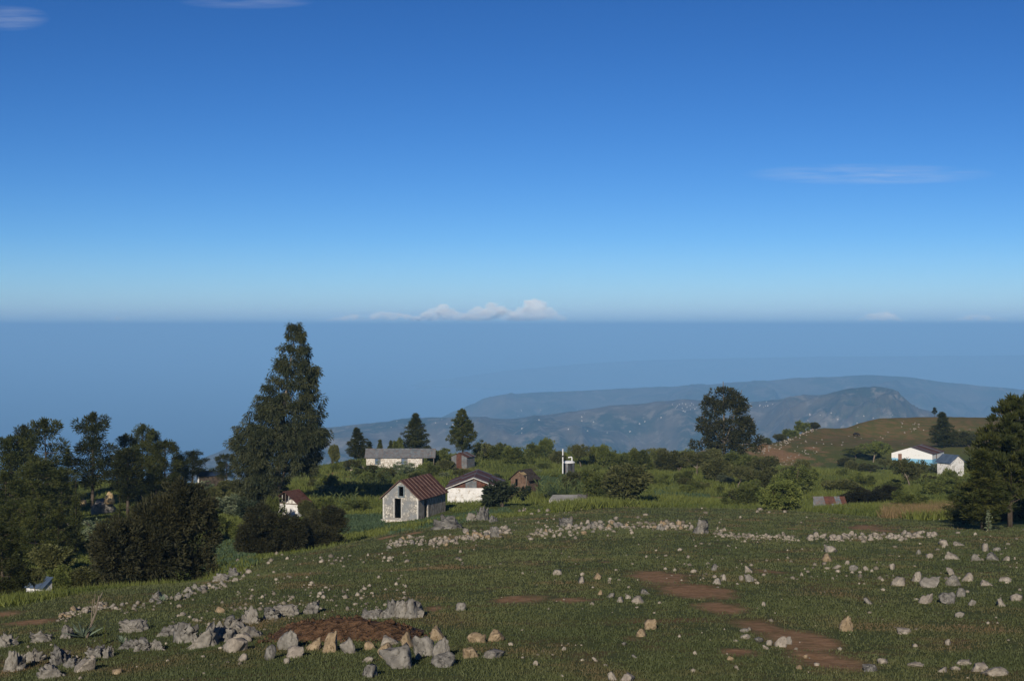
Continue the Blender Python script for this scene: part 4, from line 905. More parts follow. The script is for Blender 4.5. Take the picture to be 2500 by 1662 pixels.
def pine_proto(seed, Hh=10.0, base=.25, rmax=.26, kind='old', mat='pine', n_wh=15):
    """conifer: whorls of limbs with needle tufts towards their ends; returns (trunk mesh, crown mesh), height Hh"""
    rg = np.random.default_rng(seed); mb = MB(); r0 = Hh * .018
    lean = rg.normal(size=2) * .02 * Hh
    def axis(t): return np.array([lean[0] * t * t, lean[1] * t * t, Hh * t])
    mb.tube([axis(t) for t in np.linspace(0, .97, 8)], [r0 * (1 - t) + .012 for t in np.linspace(0, .97, 8)], 7)
    cl, cr, ow = [], [], []
    for w in range(n_wh):
        t = base + (1 - base) * (w + rg.uniform(-.3, .3)) / n_wh; t = min(max(t, base), .985)
        q = (t - base) / (1 - base)
        if kind == 'old': R = Hh * rmax * (1.0 - .55 * q ** 1.6) * min(1, .55 + q * 2.2) * rg.uniform(.4, 1.2)
        elif kind == 'shoot': R = Hh * rmax * (1 - q) ** .55 * rg.uniform(.75, 1.15) + .02 * Hh
        elif kind == 'round': R = Hh * rmax * math.sqrt(max(.05, 1 - (2 * q - .9) ** 2 * .85)) * rg.uniform(.75, 1.1)
        else: R = Hh * rmax * (1 - q) ** 1.05 * min(1, .6 + q * 3) * rg.uniform(.75, 1.15) * (.9 if q > .6 else 1) + .02 * Hh * (1 - q)
        nb = rg.integers(4, 7) if kind in ('young', 'shoot') else rg.integers(3, 6); a0 = rg.uniform(0, 6.28)
        for b in range(nb):
            a = a0 + 6.283 * b / nb + rg.uniform(-.35, .35); L = R * rg.uniform(.6, 1.12)
            rise = {'old': rg.uniform(.0, .45), 'round': rg.uniform(.1, .55), 'young': rg.uniform(.35, .95), 'shoot': rg.uniform(1.0, 2.0)}[kind]
            p0 = axis(t); d = np.array([math.cos(a), math.sin(a), 0.0])
            p1 = p0 + d * L * .55 + np.array([0, 0, L * rise * .35]); p2 = p0 + d * L + np.array([0, 0, L * rise])
            p2[2] = min(p2[2], Hh * (1.0 - .55 * L / (rmax * Hh) * (1.0 if kind == 'shoot' else .15)) - rg.uniform(0, .06) * Hh); p2[2] = max(p2[2], p0[2] + .1 * L); p1[2] = min(p1[2], p0[2] * .55 + p2[2] * .45)
            mb.tube([p0, p1, p2], [r0 * .30 * (1 - q * .6), r0 * .18, .01], 4, cap=False)
            m = max(2, int(L / (Hh * (.045 if kind in ('young', 'shoot') else .062))))
            for j in range(m):
                s = .55 + .45 * (j + .7) / m if kind not in ('young', 'shoot') else .15 + .85 * (j + .6) / m
                p = p0 + (p1 - p0) * min(1, s * 2) if s < .5 else p1 + (p2 - p1) * (s * 2 - 1)
                cl.append(p + rg.normal(size=3) * Hh * .012); cr.append(Hh * (.032 * (1 - .45 * q) if kind in ('young', 'shoot') else .050) * rg.uniform(.7, 1.35)); ow.append(d * .5 + np.array([0, 0, .5 if kind in ('old', 'round') else .9]))
    for j in range(5): cl.append(axis(.93 + .016 * j)); cr.append(Hh * .018); ow.append(np.array([0, 0, 1.2]))
    cl, cr, ow = np.array(cl), np.array(cr), np.array(ow)
    c, ax, ln, wd, t = clumps_to_leaves(cl, cr, 64 if kind in ('young', 'shoot') else 85, Hh * .040, Hh * .0085, rg, outw=ow, up=.9 if kind == 'shoot' else 0)
    tr = mb.mesh('trunk', M['bark'], True)
    return tr, leafy('crown', c, ax, ln, wd, t, M[mat], rg)
def lobed_proto(seed, lobes, n_clump, per, cr, ln, wd, mat, droop=.0, trunk=(.05, .3), Hh=1.0, bark='bark', stems=1, shell=.55, up=0.0, limbs=True):
    """tree or bush: leaf clumps near the surface of ellipsoid lobes (cx, cy, cz, rx, ry, rz), trunk and limbs reaching into them"""
    rg = np.random.default_rng(seed); lb = np.array(lobes, float)
    wgt = (lb[:, 3] * lb[:, 4] + lb[:, 4] * lb[:, 5] + lb[:, 3] * lb[:, 5]); wgt /= wgt.sum()
    k = rg.choice(len(lb), n_clump, p=wgt); d = unit(rg, n_clump); r = shell + (1.02 - shell) * rg.random(n_clump) ** .6
    cl = lb[k, :3] + d * r[:, None] * lb[k, 3:]
    keep = cl[:, 2] > .02 * Hh; cl, d = cl[keep], d[keep]
    c, ax, l, w, t = clumps_to_leaves(cl, cr * rg.uniform(.6, 1.3, len(cl)), per, ln, wd, rg, droop=droop, outw=d, up=up)
    mb = MB(); r0 = trunk[0]
    for s in range(stems):
        o = np.array([rg.normal() * .06 * Hh, rg.normal() * .06 * Hh, 0]) * (stems > 1)
        top = lb[rg.integers(len(lb)), :3] if stems > 1 else lb[np.argmax(lb[:, 2]), :3]
        fork = o * .6 + np.array([top[0] * .4, top[1] * .4, trunk[1] * Hh])
        mb.tube([o + np.array([0, 0, -.04 * Hh]), (o + fork) / 2 + rg.normal(size=3) * .01 * Hh, fork, fork + (top - fork) * .6, top], [r0, r0 * .85, r0 * .75, r0 * .5, r0 * .2], 6)
        if limbs:
            for q in lb:
                e = q[:3]; m = (fork + e) / 2 + np.array([0, 0, -.02 * Hh])
                mb.tube([fork, m, e, e + (e - fork) * .35], [r0 * .45, r0 * .33, r0 * .2, .004 * Hh], 5, cap=False)
    return mb.mesh('trunk', M[bark], True), leafy('crown', c, ax, l, w, t, M[mat], rg)
PR = {}
def proto(key):
    if key in PR: return PR[key]
    s = sum(map(ord, key)) * 7; rg = np.random.default_rng(s)
    k, v = key.rsplit('_', 1); v = int(v)
    if k == 'old': p = pine_proto(s, 10, (.30, .38, .22)[v % 3], (.23, .27, .21)[v % 3], 'old', n_wh=10)
    elif k == 'roundpine': p = pine_proto(s, 10, .34, .30, 'round', n_wh=11)
    elif k == 'young': p = pine_proto(s, 10, (.06, .12)[v % 2], (.24, .20)[v % 2], 'young', 'pine_bright', n_wh=17)
    elif k == 'bigpine': p = pine_proto(s, 10, .18, .30, 'shoot', 'pine', n_wh=18)
    elif k == 'tuftpine': p = pine_proto(s, 10, .10, .30, 'old', n_wh=11)
    elif k == 'bush':       # rounded scrub
        lb = [(rg.uniform(-.3, .3), rg.uniform(-.3, .3), rg.uniform(.35, .62), rg.uniform(.22, .34), rg.uniform(.22, .34), rg.uniform(.22, .36)) for _ in range(6)]
        p = lobed_proto(s, lb, 190, 46, .075, .072, .030, ('bush', 'bush_olive', 'bush')[v % 3], trunk=(.025, .18), stems=3)
    elif k == 'scrub':      # little tree with a visible stem
        lb = [(rg.uniform(-.4, .4), rg.uniform(-.4, .4), rg.uniform(.55, .85), rg.uniform(.2, .32), rg.uniform(.2, .32), rg.uniform(.12, .2)) for _ in range(7)]
        p = lobed_proto(s, lb, 170, 40, .07, .065, .026, ('bush_olive', 'bush')[v % 2], trunk=(.035, .35), bark='bark_pale')
    elif k == 'dark':       # fine twiggy dark bush
        lb = [(rg.uniform(-.24, .24), rg.uniform(-.24, .24), .18 + .13 * i, .26 - .012 * i, .26 - .012 * i, .20) for i in range(5)] + [(rg.uniform(-.3, .3), rg.uniform(-.3, .3), rg.uniform(.2, .5), .18, .18, .22) for _ in range(5)]
        p = lobed_proto(s, lb, 640, 90, .055, .034, .0105, 'bush_dark', trunk=(.012, .15), stems=4, up=.25, limbs=False)
    elif k == 'pale':
        lb = [(rg.uniform(-.35, .35), rg.uniform(-.3, .3), rg.uniform(.3, .75), .2, .2, .22) for _ in range(7)]
        p = lobed_proto(s, lb, 110, 22, .075, .085, .045, 'bush_pale', trunk=(.02, .2), stems=3)
    elif k == 'broad':
        lb = [(rg.uniform(-.4, .4), rg.uniform(-.3, .3), rg.uniform(.3, .65), .24, .24, .26) for _ in range(7)]
        p = lobed_proto(s, lb, 150, 16, .09, .12, .075, 'bush_broad', trunk=(.02, .2), stems=3)
    elif k == 'columnar':
        lb = [(0, 0, .1 + .14 * i, .16 - .018 * i, .16 - .018 * i, .14) for i in range(7)]
        p = lobed_proto(s, lb, 170, 26, .04, .05, .014, 'pine', trunk=(.02, .1), up=.8)
    elif k == 'gum':        # rounded gum, right of the middle
        lb = [(-.02, 0, .88, .20, .2, .11), (-.15, .02, .76, .15, .16, .12), (.16, 0, .80, .14, .15, .09), (.22, .05, .66, .09, .12, .12), (-.22, 0, .56, .15, .16, .11), (.06, -.05, .50, .20, .18, .10), (.28, 0, .48, .08, .1, .13),
              (-.05, .03, .36, .24, .2, .12), (.20, .02, .33, .13, .13, .11), (.40, 0, .30, .08, .1, .10), (-.30, 0, .20, .16, .15, .14), (.02, 0, .18, .25, .2, .13), (.28, .05, .52, .1, .1, .08)]
        p = lobed_proto(s, lb, 460, 34, .045, .040, .014, 'euca_olive', trunk=(.022, .30), bark='bark_pale', droop=.2, shell=.6)
    PR[key] = p; return p
def plant(key, px, py, hpx, wpx, label, cat='tree', group=None, name=None, d=None, rz=None):
    """plant with its foot at photograph pixel px, py (or at distance d) and looking hpx high, wpx wide"""
    tr, cr = proto(key)
    if d is None: x, y, z = G(px, py)
    else:
        x, y, z = GD(px, d)
        if py is None: pass
        else: hpx = hpx
    k = key.rsplit('_', 1)[0]
    Hn = 10.0 if k in ('old', 'roundpine', 'young', 'bigpine', 'tuftpine') else 1.0
    hm = hpx / F * y / Hn
    a = np.empty(len(cr.vertices) * 3); cr.vertices.foreach_get('co', a); a = a.reshape(-1, 3)
    wn_ = np.percentile(a[:, 0], 98.5) - np.percentile(a[:, 0], 1.5); hn_ = np.percentile(a[:, 2], 99.7)
    s = wpx / F * y / wn_
    r = tag(empty(name or {'old': 'pine_tree', 'roundpine': 'pine_tree', 'young': 'pine_tree', 'bigpine': 'pine_tree', 'tuftpine': 'pine_tree', 'gum': 'gum_tree', 'scrub': 'scrub_tree', 'columnar': 'cypress_tree'}.get(k, 'bush'),
                  (x, y, z - .1), RNG.uniform(0, 6.28) if rz is None else rz, (s, s, hpx / F * y / hn_)), label, cat, group)
    link('trunk', tr, r); link('crown', cr, r)
    return r
def top_plant(key, px, d, top, wpx, label, cat='tree', group=None, name=None, rz=None):
    x, y, z = GD(px, d); foot = HY - z / d * F
    return plant(key, px, None, foot - top, wpx, label, cat, group, name, d=d, rz=rz)
PL = 'pines on the slope at left'
for key, px, d, top, w, lab in [
    ('old_0', 26, 150, 1062, 75, 'dark pine at the left edge, lower than its neighbour'), ('old_1', 62, 165, 1037, 82, 'round topped pine second from the left edge'), ('old_2', 115, 160, 1020, 80, 'tall pine with drooping right limbs, third from the left edge'),
    ('old_3', 226, 165, 1006, 98, 'tallest of the left pines, alone with its pale trunk showing'), ('tuftpine_0', 166, 176, 1094, 46, 'small pine left of the tallest left pine'), ('old_8', 300, 172, 1058, 56, 'narrow dark pine with pointed top left of the paired pines'),
    ('old_4', 347, 182, 1033, 66, 'taller of the paired dark pines'), ('old_5', 379, 186, 1045, 46, 'slimmer right one of the paired dark pines'), ('roundpine_0', 402, 160, 1073, 104, 'broad round pine with brighter crown right of the paired pines'),
    ('old_6', 312, 148, 1092, 84, 'pine with a thin straight pale stem in front of the paired pines'), ('old_7', 470, 192, 1098, 52, 'small open pine left of the navy roofed house'), ('tuftpine_1', 18, 118, 1150, 120, 'bulky dark pine in shade at the left edge'),
    ('roundpine_1', 92, 134, 1122, 112, 'bulky pine in front of the second and third left pines'), ('tuftpine_2', 150, 150, 1140, 90, 'dark pine between the two tall left pines'), ('tuftpine_4', 440, 168, 1122, 56, 'dark pine below the broad round pine'),
    ('tuftpine_5', 85, 104, 1215, 84, 'young grey-green pine left of the earth patch'), ('tuftpine_0', 142, 110, 1234, 66, 'smaller young pine beside the earth patch'), ('columnar_0', 185, 119, 1192, 34, 'dark pointed cypress above the earth patch'), ('tuftpine_1', 6, 74, 1278, 120, 'near dark pine cut by the left edge'),
    ('columnar_1', 292, 116, 1228, 44, 'upright feathery cypress right of the straw heap'), ('tuftpine_3', 345, 150, 1150, 90, 'shaded pine under the paired pines'), ('roundpine_2', 48, 108, 1215, 110, 'dark pine low in the shade at far left'), ('tuftpine_4', 380, 160, 1140, 70, 'dark pine left of the navy roofed house, low down'),
    ('roundpine_0', 552, 190, 1106, 62, 'low round tree on the skyline left of the tall gum')]:
    top_plant(key, px, d, top, w, lab, group=PL if key != 'roundpine_2' or px > 300 else PL)
PM = 'young pines around the long house'
for key, px, d, top, w, lab in [
    ('young_0', 876, 253, 1043, 50, 'bushy young pine at the left end of the long house'), ('young_2', 902, 256, 1076, 26, 'smaller pine against the left end of the long house'), ('young_1', 927, 268, 1072, 24, 'little pine tip over the left part of the long roof'), ('young_3', 954, 268, 1074, 22, 'little dark pine tip over the middle of the long roof'),
    ('bush_0', 973, 268, 1068, 26, 'small leafy tree behind the long roof'), ('young_4', 1014, 272, 1009, 68, 'broad pine with a narrow tip behind the long house'), ('bigpine_0', 1130, 261, 998, 60, 'tall pine with many upright points above the tin shed')]:
    top_plant(key, px, d, top, w, lab, group=PM, name='pine_tree' if not key.startswith('bush') else 'leafy_tree')
top_plant('bush_1', 812, 249, 1084, 28, 'small round bush alone on the skyline left of the long house', 'bush')
top_plant('gum_0', 1770, 262, 946, 148, 'open round gum tree standing high above the scrub, right of the middle', rz=0, name='gum_tree')
PRG = 'pines at the right edge'
for key, px, d, top, w, lab in [('bigpine_1', 2466, 109, 966, 152, 'largest pine at the right edge with upright shoots'), ('bigpine_2', 2522, 113, 945, 126, 'pine half cut off by the right edge'), ('young_1', 2400, 104, 1096, 118, 'smaller pine with a thin bare stem at the right'), ('tuftpine_1', 2352, 118, 1200, 76, 'dark low pine in the shade left of the right-hand stems'), ('tuftpine_3', 2440, 124, 1160, 120, 'dark shaded pine behind the right-hand stems'), ('tuftpine_5', 2500, 128, 1150, 130, 'dark pine behind the right edge pines')]:
    top_plant(key, px, d, top, w, lab, group=PRG)
top_plant('young_0', 2305, 345, 1006, 56, 'rounded pine behind the blue and white house')
top_plant('old_1', 2282, 436, 993, 13, 'tiny tree alone on the bare hilltop')
plant('scrub_0', 2222, 1190, 72, 72, 'small dark tree in front of the blue and white house')
plant('scrub_1', 2132, 1128, 52, 60, 'small tree with leaning stem left of the blue and white house')
plant('columnar_1', 2147, 1116, 40, 9, 'tall cactus-like shrub beside the leaning small tree', 'bush')
# dark bushes on the pasture edge
top_plant('dark_0', 372, 83, 1182, 262, 'largest dark twiggy bush at the pasture edge', 'bush', rz=0)
top_plant('dark_1', 664, 111, 1229, 132, 'left of the two dark bushes below the tall gum', 'bush')
top_plant('dark_2', 786, 114, 1238, 132, 'right of two dark bushes below the tall gum, with a black hollow', 'bush')
def EXTRA():
    rg = random.Random(77); keys = ['bush_0', 'bush_1', 'bush_3', 'bush_4', 'pale_0', 'scrub_0', 'bush_5', 'bush_6']
    looks = ['low yellow-green shrub', 'ragged olive shrub', 'small rounded green shrub', 'spreading dull green shrub', 'pale speckled shrub', 'thin stemmed little tree', 'leafy upright shrub', 'tangled bright shrub']
    spots = [('on the slope right of the tall gum', 770, 890, 1140, 1250, 15), ('on the slope below the long house', 890, 1060, 1155, 1185, 7), ('in the weeds above the white house', 1050, 1140, 1155, 1172, 4), ('between the ruined hut and the tank', 1290, 1360, 1140, 1200, 6), ('in the weeds below the tank', 1370, 1450, 1168, 1205, 6),
             ('at the edge of the cabbage plot', 1580, 1760, 1176, 1200, 6), ('on the weedy slope below the blue and white house', 2060, 2300, 1145, 1205, 12), ('in the hollow below the tall gum', 490, 630, 1205, 1260, 6), ('on the slope in front of the stony hillside', 1880, 2060, 1140, 1200, 8), ('along the far side of the pasture behind the stone row', 1640, 1850, 1200, 1236, 5)]
    for where, x0, x1, y0, y1, n in spots:
        for i in range(n):
            px, py = x0 + (i + rg.random()) / n * (x1 - x0), rg.uniform(y0, y1); j = (i + len(where)) % 8; q = i // 8
            h = (rg.uniform(16, 34) if 'tank' not in where else rg.uniform(12, 18)) * (1.5 if x0 < 500 else 1); plant(keys[j], px, py, h, h * rg.uniform(1.0, 1.6), f'{("", "second ")[q]}{looks[j]} {where}', 'bush', 'shrubs in the weeds')
top_plant('bush_2', 672, 146, 1208, 46, 'leafy shrub covering the left end of the open gabled hut', 'bush')
top_plant('bush_1', 745, 145, 1218, 40, 'leafy shrub at the right end of the open gabled hut', 'bush')
GSK = 'scrub along the middle skyline'
rg_ = random.Random(31)
sky_scrub = [(1075, 1128, 34, 46), (1170, 1122, 40, 40), (1192, 1118, 36, 34), (1222, 1126, 44, 50), (1262, 1132, 44, 60), (1308, 1120, 40, 46), (1336, 1116, 46, 50), (1360, 1136, 36, 40), (1420, 1140, 56, 50), (1452, 1132, 44, 40), (1475, 1136, 50, 46), (1510, 1148, 48, 56), (1540, 1140, 42, 44), (1570, 1148, 54, 60), (1600, 1140, 48, 50), (1640, 1156, 58, 66), (1668, 1146, 50, 50), (1700, 1164, 64, 70), (1735, 1150, 56, 54), (1752, 1176, 60, 66), (1795, 1160, 60, 66), (1828, 1168, 56, 60), (1860, 1172, 60, 64), (1800, 1190, 56, 60), (1850, 1196, 52, 56)]
land = ['over the tin shed', 'over the ruined hut', 'left of the white pole', 'behind the tank', 'right of the tank', 'above the big hollow bush', 'left of the round gum', 'under the round gum', 'right of the round gum', 'below the stony red slope']
def near_land(px):
    return land[min(9, max(0, int((px - 1060) / 82)))]
look = ['low olive bush', 'rounded green bush', 'ragged tall bush', 'open dark bush', 'thick leafy bush', 'flat topped bush']
for i, (px, py, h, w) in enumerate(sky_scrub):
    key = rg_.choice(['bush_0', 'bush_1', 'bush_2', 'scrub_0', 'scrub_1', 'scrub_2', 'bush_3', 'bush_4'])
    plant(key, px, py, h, w, f'{look[i % 6]} {near_land(px)}, {"front" if py > 1145 else "skyline"} row of the scrub', 'bush', GSK)
for key, px, py, h, w, lab in [
    ('bush_0', 1468, 1226, 84, 86, 'tall bright bush left of the double bush by the pasture'), ('bush_1', 1545, 1232, 98, 118, 'largest rounded bush in the middle behind the pasture'), ('bush_3', 1500, 1222, 70, 60, 'bush squeezed between the two big middle bushes'), ('bush_4', 1425, 1200, 50, 60, 'low bush behind the cistern'),
    ('broad_0', 1230, 1236, 66, 104, 'dark broad-leaved shrub hiding the corner of the white house'), ('broad_1', 1200, 1195, 40, 60, 'dark shrub against the roof of the white house'), ('broad_0', 1345, 1222, 26, 40, 'dark weed clump left of the cistern'),
    ('bush_2', 1816, 1240, 56, 84, 'rounded bush standing alone left of the lean-to'), ('bush_0', 1905, 1246, 80, 96, 'large bush left of the lean-to'), ('bush_3', 1940, 1215, 80, 90, 'bush behind the large one left of the lean-to'), ('bush_4', 1880, 1200, 56, 70, 'bush above the field'), ('bush_1', 1955, 1160, 40, 40, 'round bush at the foot of the stony slope'),
    ('dark_1', 2100, 1240, 54, 84, 'dark bush right of the lean-to'), ('dark_2', 2160, 1238, 52, 90, 'dark bush in the middle of the low hedge right of the lean-to'), ('bush_3', 2218, 1240, 44, 70, 'greener bush at the right end of the low hedge'), ('bush_0', 2285, 1208, 46, 76, 'rounded bush below the white shed'), ('bush_1', 2060, 1205, 36, 70, 'low bush above the lean-to'), ('bush_2', 2110, 1190, 30, 60, 'small bush in the weedy slope'), ('scrub_1', 2090, 1118, 24, 60, 'low scrub at the edge of the bare hill'), ('bush_4', 2370, 1090, 40, 70, 'bush behind the white shed'), ('bush_2', 2330, 1205, 60, 60, 'bush under the left side of the right pines'),
    ('bush_1', 2070, 1138, 22, 40, 'small bush left of the leaning small tree'),
    ('pale_0', 265, 1332, 66, 88, 'pale grey-leaved shrub behind the largest dark bush'), ('bush_0', 225, 1352, 36, 44, 'green shrub beside the earth patch'), ('bush_1', 120, 1395, 70, 90, 'olive shrub above the little shelter'), ('bush_3', 150, 1440, 60, 70, 'dark weedy bush right of the little shelter'), ('bush_4', 30, 1440, 60, 90, 'dark bush at far left over the little shelter'), ('scrub_0', 90, 1452, 70, 60, 'bare branched shrub in front of the little shelter'),
    ('bush_1', 205, 1440, 60, 80, 'tall reedy bush left of the largest dark bush'), ('bush_4', 255, 1436, 56, 46, 'reedy bush touching the largest dark bush'), ('bush_4', 60, 1330, 80, 110, 'dark bush in the left hollow'), ('bush_3', 130, 1345, 60, 90, 'bush below the young pines'), ('bush_2', 20, 1390, 70, 90, 'dark bush at the left edge over the hollow'),
    ('bush_0', 520, 1322, 70, 60, 'bright yellow-green shrub right of the largest dark bush'), ('pale_1', 545, 1255, 50, 70, 'pale shrub above the terrace field'), ('bush_3', 580, 1320, 50, 60, 'dark green shrub on the terrace'), ('broad_1', 600, 1270, 56, 60, 'dark shrub below the tall gum at left'), ('pale_0', 510, 1210, 40, 50, 'small pale shrub below the navy roofed house'), ('bush_1', 565, 1206, 36, 60, 'leafy bush right of the navy roofed house'), ('bush_4', 490, 1260, 60, 60, 'dull bush right of the pine trunk in the left hollow'),
    ('bush_2', 785, 1250, 40, 56, 'bush right of the open gabled hut'), ('bush_3', 800, 1200, 44, 50, 'weedy bush up the slope behind the stone hut'), ('bush_1', 1085, 1150, 30, 40, 'bush left of the tin shed'), ('bush_3', 1062, 1142, 36, 34, 'bush at the right end of the long house'),
    ('bush_2', 440, 1240, 50, 60, 'brownish bush above the largest dark bush'), ('bush_4', 450, 1216, 34, 50, 'bush in front of the navy roofed house')]:
    plant(key, px, py, h, w, lab, 'bush')
EXTRA()
for i, (px, d, top, w) in enumerate([(1868, 352, 1068, 30), (1900, 366, 1058, 34), (1930, 378, 1046, 36), (1958, 390, 1026, 34), (1985, 398, 1030, 30), (1835, 345, 1080, 26)]):
    top_plant(('bush_0', 'bush_1', 'bush_3')[i % 3], px, d, top, w, ('second bush of the hedge climbing the bare hill', 'third bush of the hedge climbing the bare hill', 'fourth bush of the hedge climbing the bare hill', 'tallest bush of the hedge climbing the bare hill', 'topmost bush of the hedge climbing the bare hill', 'lowest bush of the hedge climbing the bare hill')[i], 'bush', 'hedge on the bare hill')

# the tall gum tree
def tall_gum():
    rg = np.random.default_rng(5); d = 165.0; x, y, z = GD(668, d)
    m = d / F
    prof = [(790, 718, 8), (810, 718, 22), (850, 722, 40), (890, 722, 54), (930, 712, 68), (970, 706, 82), (1000, 700, 92), (1040, 690, 110), (1060, 682, 124), (1090, 680, 118), (1120, 680, 108), (1150, 675, 100), (1180, 668, 92), (1210, 655, 85), (1235, 640, 70)]
    py = np.array([p[0] for p in prof], float); cxs = np.array([p[1] for p in prof], float); hw = np.array([p[2] for p in prof], float)
    foot = HY - z / d * F
    n = 1400; w = hw ** 1.4; q = rg.choice(len(py), n, p=w / w.sum()); yy = py[q] + rg.uniform(-16, 16, n); yy = np.clip(yy, 792, 1240)
    R = np.interp(yy, py, hw) * m; C = (np.interp(yy, py, cxs) - 668) * m
    a = rg.uniform(0, 6.283, n); r = R * np.sqrt(rg.uniform(.12, 1.0, n)) * rg.uniform(.86, 1.08, n)
    cl = np.c_[C + r * np.cos(a), r * np.sin(a) * .9, (foot - yy) * m]
    gap = fbm(cl[:, 0] * .55 + 3, cl[:, 2] * .45, 3, 66) + .5 * vnoise(cl[:, 1] * .6, cl[:, 2] * .5, 67)
    bad = ((yy > 1150) & (cl[:, 0] > (692 - 668) * m)); gap[bad] = -9; cl = cl[gap > -.60]
    ow = np.c_[np.cos(a), np.sin(a), np.zeros(n)][gap > -.60]
    # each clump hangs as a few drooping sprays
    c, ax, ln, wd, t = clumps_to_leaves(cl, .46 * rg.uniform(.6, 1.3, len(cl)), 70, .40, .085, rg, droop=1.15, outw=ow * .5)
    c[:, 2] -= .1
    root = tag(empty('gum_tree', (x, y, z - .1)), 'tall pointed gum tree with drooping leaves, tallest tree in the picture', 'tree')
    link('crown', leafy('crown', c, ax, ln, wd, t, M['euca'], rg), root)
    mb = MB(); top = np.array([(718 - 668) * m, 0, (foot - 830) * m])
    def tk(f): return np.array([top[0] * f ** 1.3 + .25 * math.sin(f * 5) * (1 - f), .15 * math.sin(f * 4), top[2] * f])
    mb.tube([tk(f) for f in np.linspace(-.02 if False else 0, 1, 12)], [.30 * (1 - f) + .03 for f in np.linspace(0, 1, 12)], 8)
    mb.tube([tk(.02), tk(.02) + np.array([-.9, .2, 2.6]), tk(.02) + np.array([-1.9, .3, 5.0]), tk(.02) + np.array([-2.6, .2, 7.0])], [.16, .13, .08, .03], 7)
    mb.tube([tk(.02), tk(.02) + np.array([1.1, -.3, 3.0]), tk(.02) + np.array([2.1, -.4, 7.0])], [.17, .13, .05], 7)
    for i in range(34):
        f = rg.uniform(.2, .95); e = cl[rg.integers(len(cl))]; p = tk(f)
        if e[2] < p[2] - .5 or np.linalg.norm(e - p) > 5: continue
        mb.tube([p, (p + e) / 2 + np.array([0, 0, -.15]), e], [.09 * (1.1 - f), .06 * (1.1 - f), .015], 5, cap=False)
    link('trunk', mb.mesh('trunk', M['bark_pale'], True), root)
tall_gum()
# ------------------------------------------------------------------ agave, mullein, dead stalk, maize
def agave(px, py, w, label, stalk=False):
    x, y, z = G(px, py); s = w / F * y; rg = random.Random(px); r = tag(empty('agave_plant', (x, y, z)), label, 'agave')
    for k in range(16):
        a = 6.283 * k / 16 + rg.uniform(-.2, .2); el = rg.uniform(.35, 1.25); L = s * .55 * rg.uniform(.8, 1.15)
        d = Vector((math.cos(a) * math.cos(el), math.sin(a) * math.cos(el), math.sin(el))); n = Vector((-math.sin(a), math.cos(a), 0)); b = L * .09
        mb = MB(); p = [d * L * t + Vector((0, 0, -.12 * L * t * t)) for t in (0, .35, .75, 1)]
        u = d.cross(n).normalized() * b * .35
        v = []
        for q, wd in zip(p, (b * .8, b * 1.1, b * .7, b * .05)): v.append((q - n * wd, q + u * (wd / b), q + n * wd))
        for i in range(3):
            A, B = v[i], v[i + 1]
            mb.poly([A[0], A[1], B[1], B[0]]); mb.poly([A[1], A[2], B[2], B[1]])
        me = mb.mesh('leaf', M['agave']); at = me.attributes.new('tint', 'FLOAT', 'FACE'); at.data.foreach_set('value', [rg.random()] * len(me.polygons)); link('leaf', me, r)
    return r, (x, y, z), s
ag, apos, asz = agave(205, 1560, 96, 'blue-green agave beside a leaning dead flower stalk')
agave(300, 1574, 50, 'smaller agave in the rocks right of the large agave')
agave(398, 1470, 40, 'agave under the largest dark bush')
x, y, z = apos
st = tag(empty('dead_stalk', (x + .05, y - .05, z)), 'leaning dead flower stalk with a branched tip, rooted at the large agave', 'dead stalk')
k = y / F
MB().tube([(0, 0, -.05), (12 * k, .1, 34 * k), (24 * k, .1, 66 * k), (31 * k, .1, 104 * k)], [.035, .03, .026, .014], 6).build('stem', M['wood'], st)
for a, b, c in ((14, 96, 40), (40, 92, 74), (20, 108, 60), (38, 112, 80)):
    f = c / 104; MB().tube([(31 * k * f, .1, c * k), (a * k, .15, b * k)], [.016, .008], 5).build('twig', M['wood'], st)
def spike(px, py, h, w, label, mat, cat='plant'):
    x, y, z = G(px, py); Hh, s = h / F * y, w / F * y; rg = np.random.default_rng(px)
    r = tag(empty('flower_spike', (x, y, z)), label, cat)
    MB().tube([(0, 0, -.05), (.02, 0, Hh * .6), (0, 0, Hh)], [s * .09, s * .07, s * .03], 5).build('stem', M['bark'], r)
    n = 260; t = rg.random(n); c = np.c_[rg.normal(size=(n, 2)) * s * .10, t * Hh]; ax = rg.normal(size=(n, 3)); ax[:, 2] += .6
    link('leaves', leafy('leaves', c, ax, s * .5 * (1.15 - t), s * .14, rg.random(n), M[mat], rg), r)
spike(255, 1574, 58, 12, 'thin yellow-green flower spike right of the large agave', 'weed')
spike(2413, 1296, 52, 20, 'pale woolly flower spike in front of the dark right pines', 'bush_pale')
spike(1176, 1128, 50, 10, 'tall yellow maize-like stalk beside the tin shed', 'weed')
spike(327, 1468, 18, 6, 'thin yellow spike in front of the largest dark bush', 'weed')
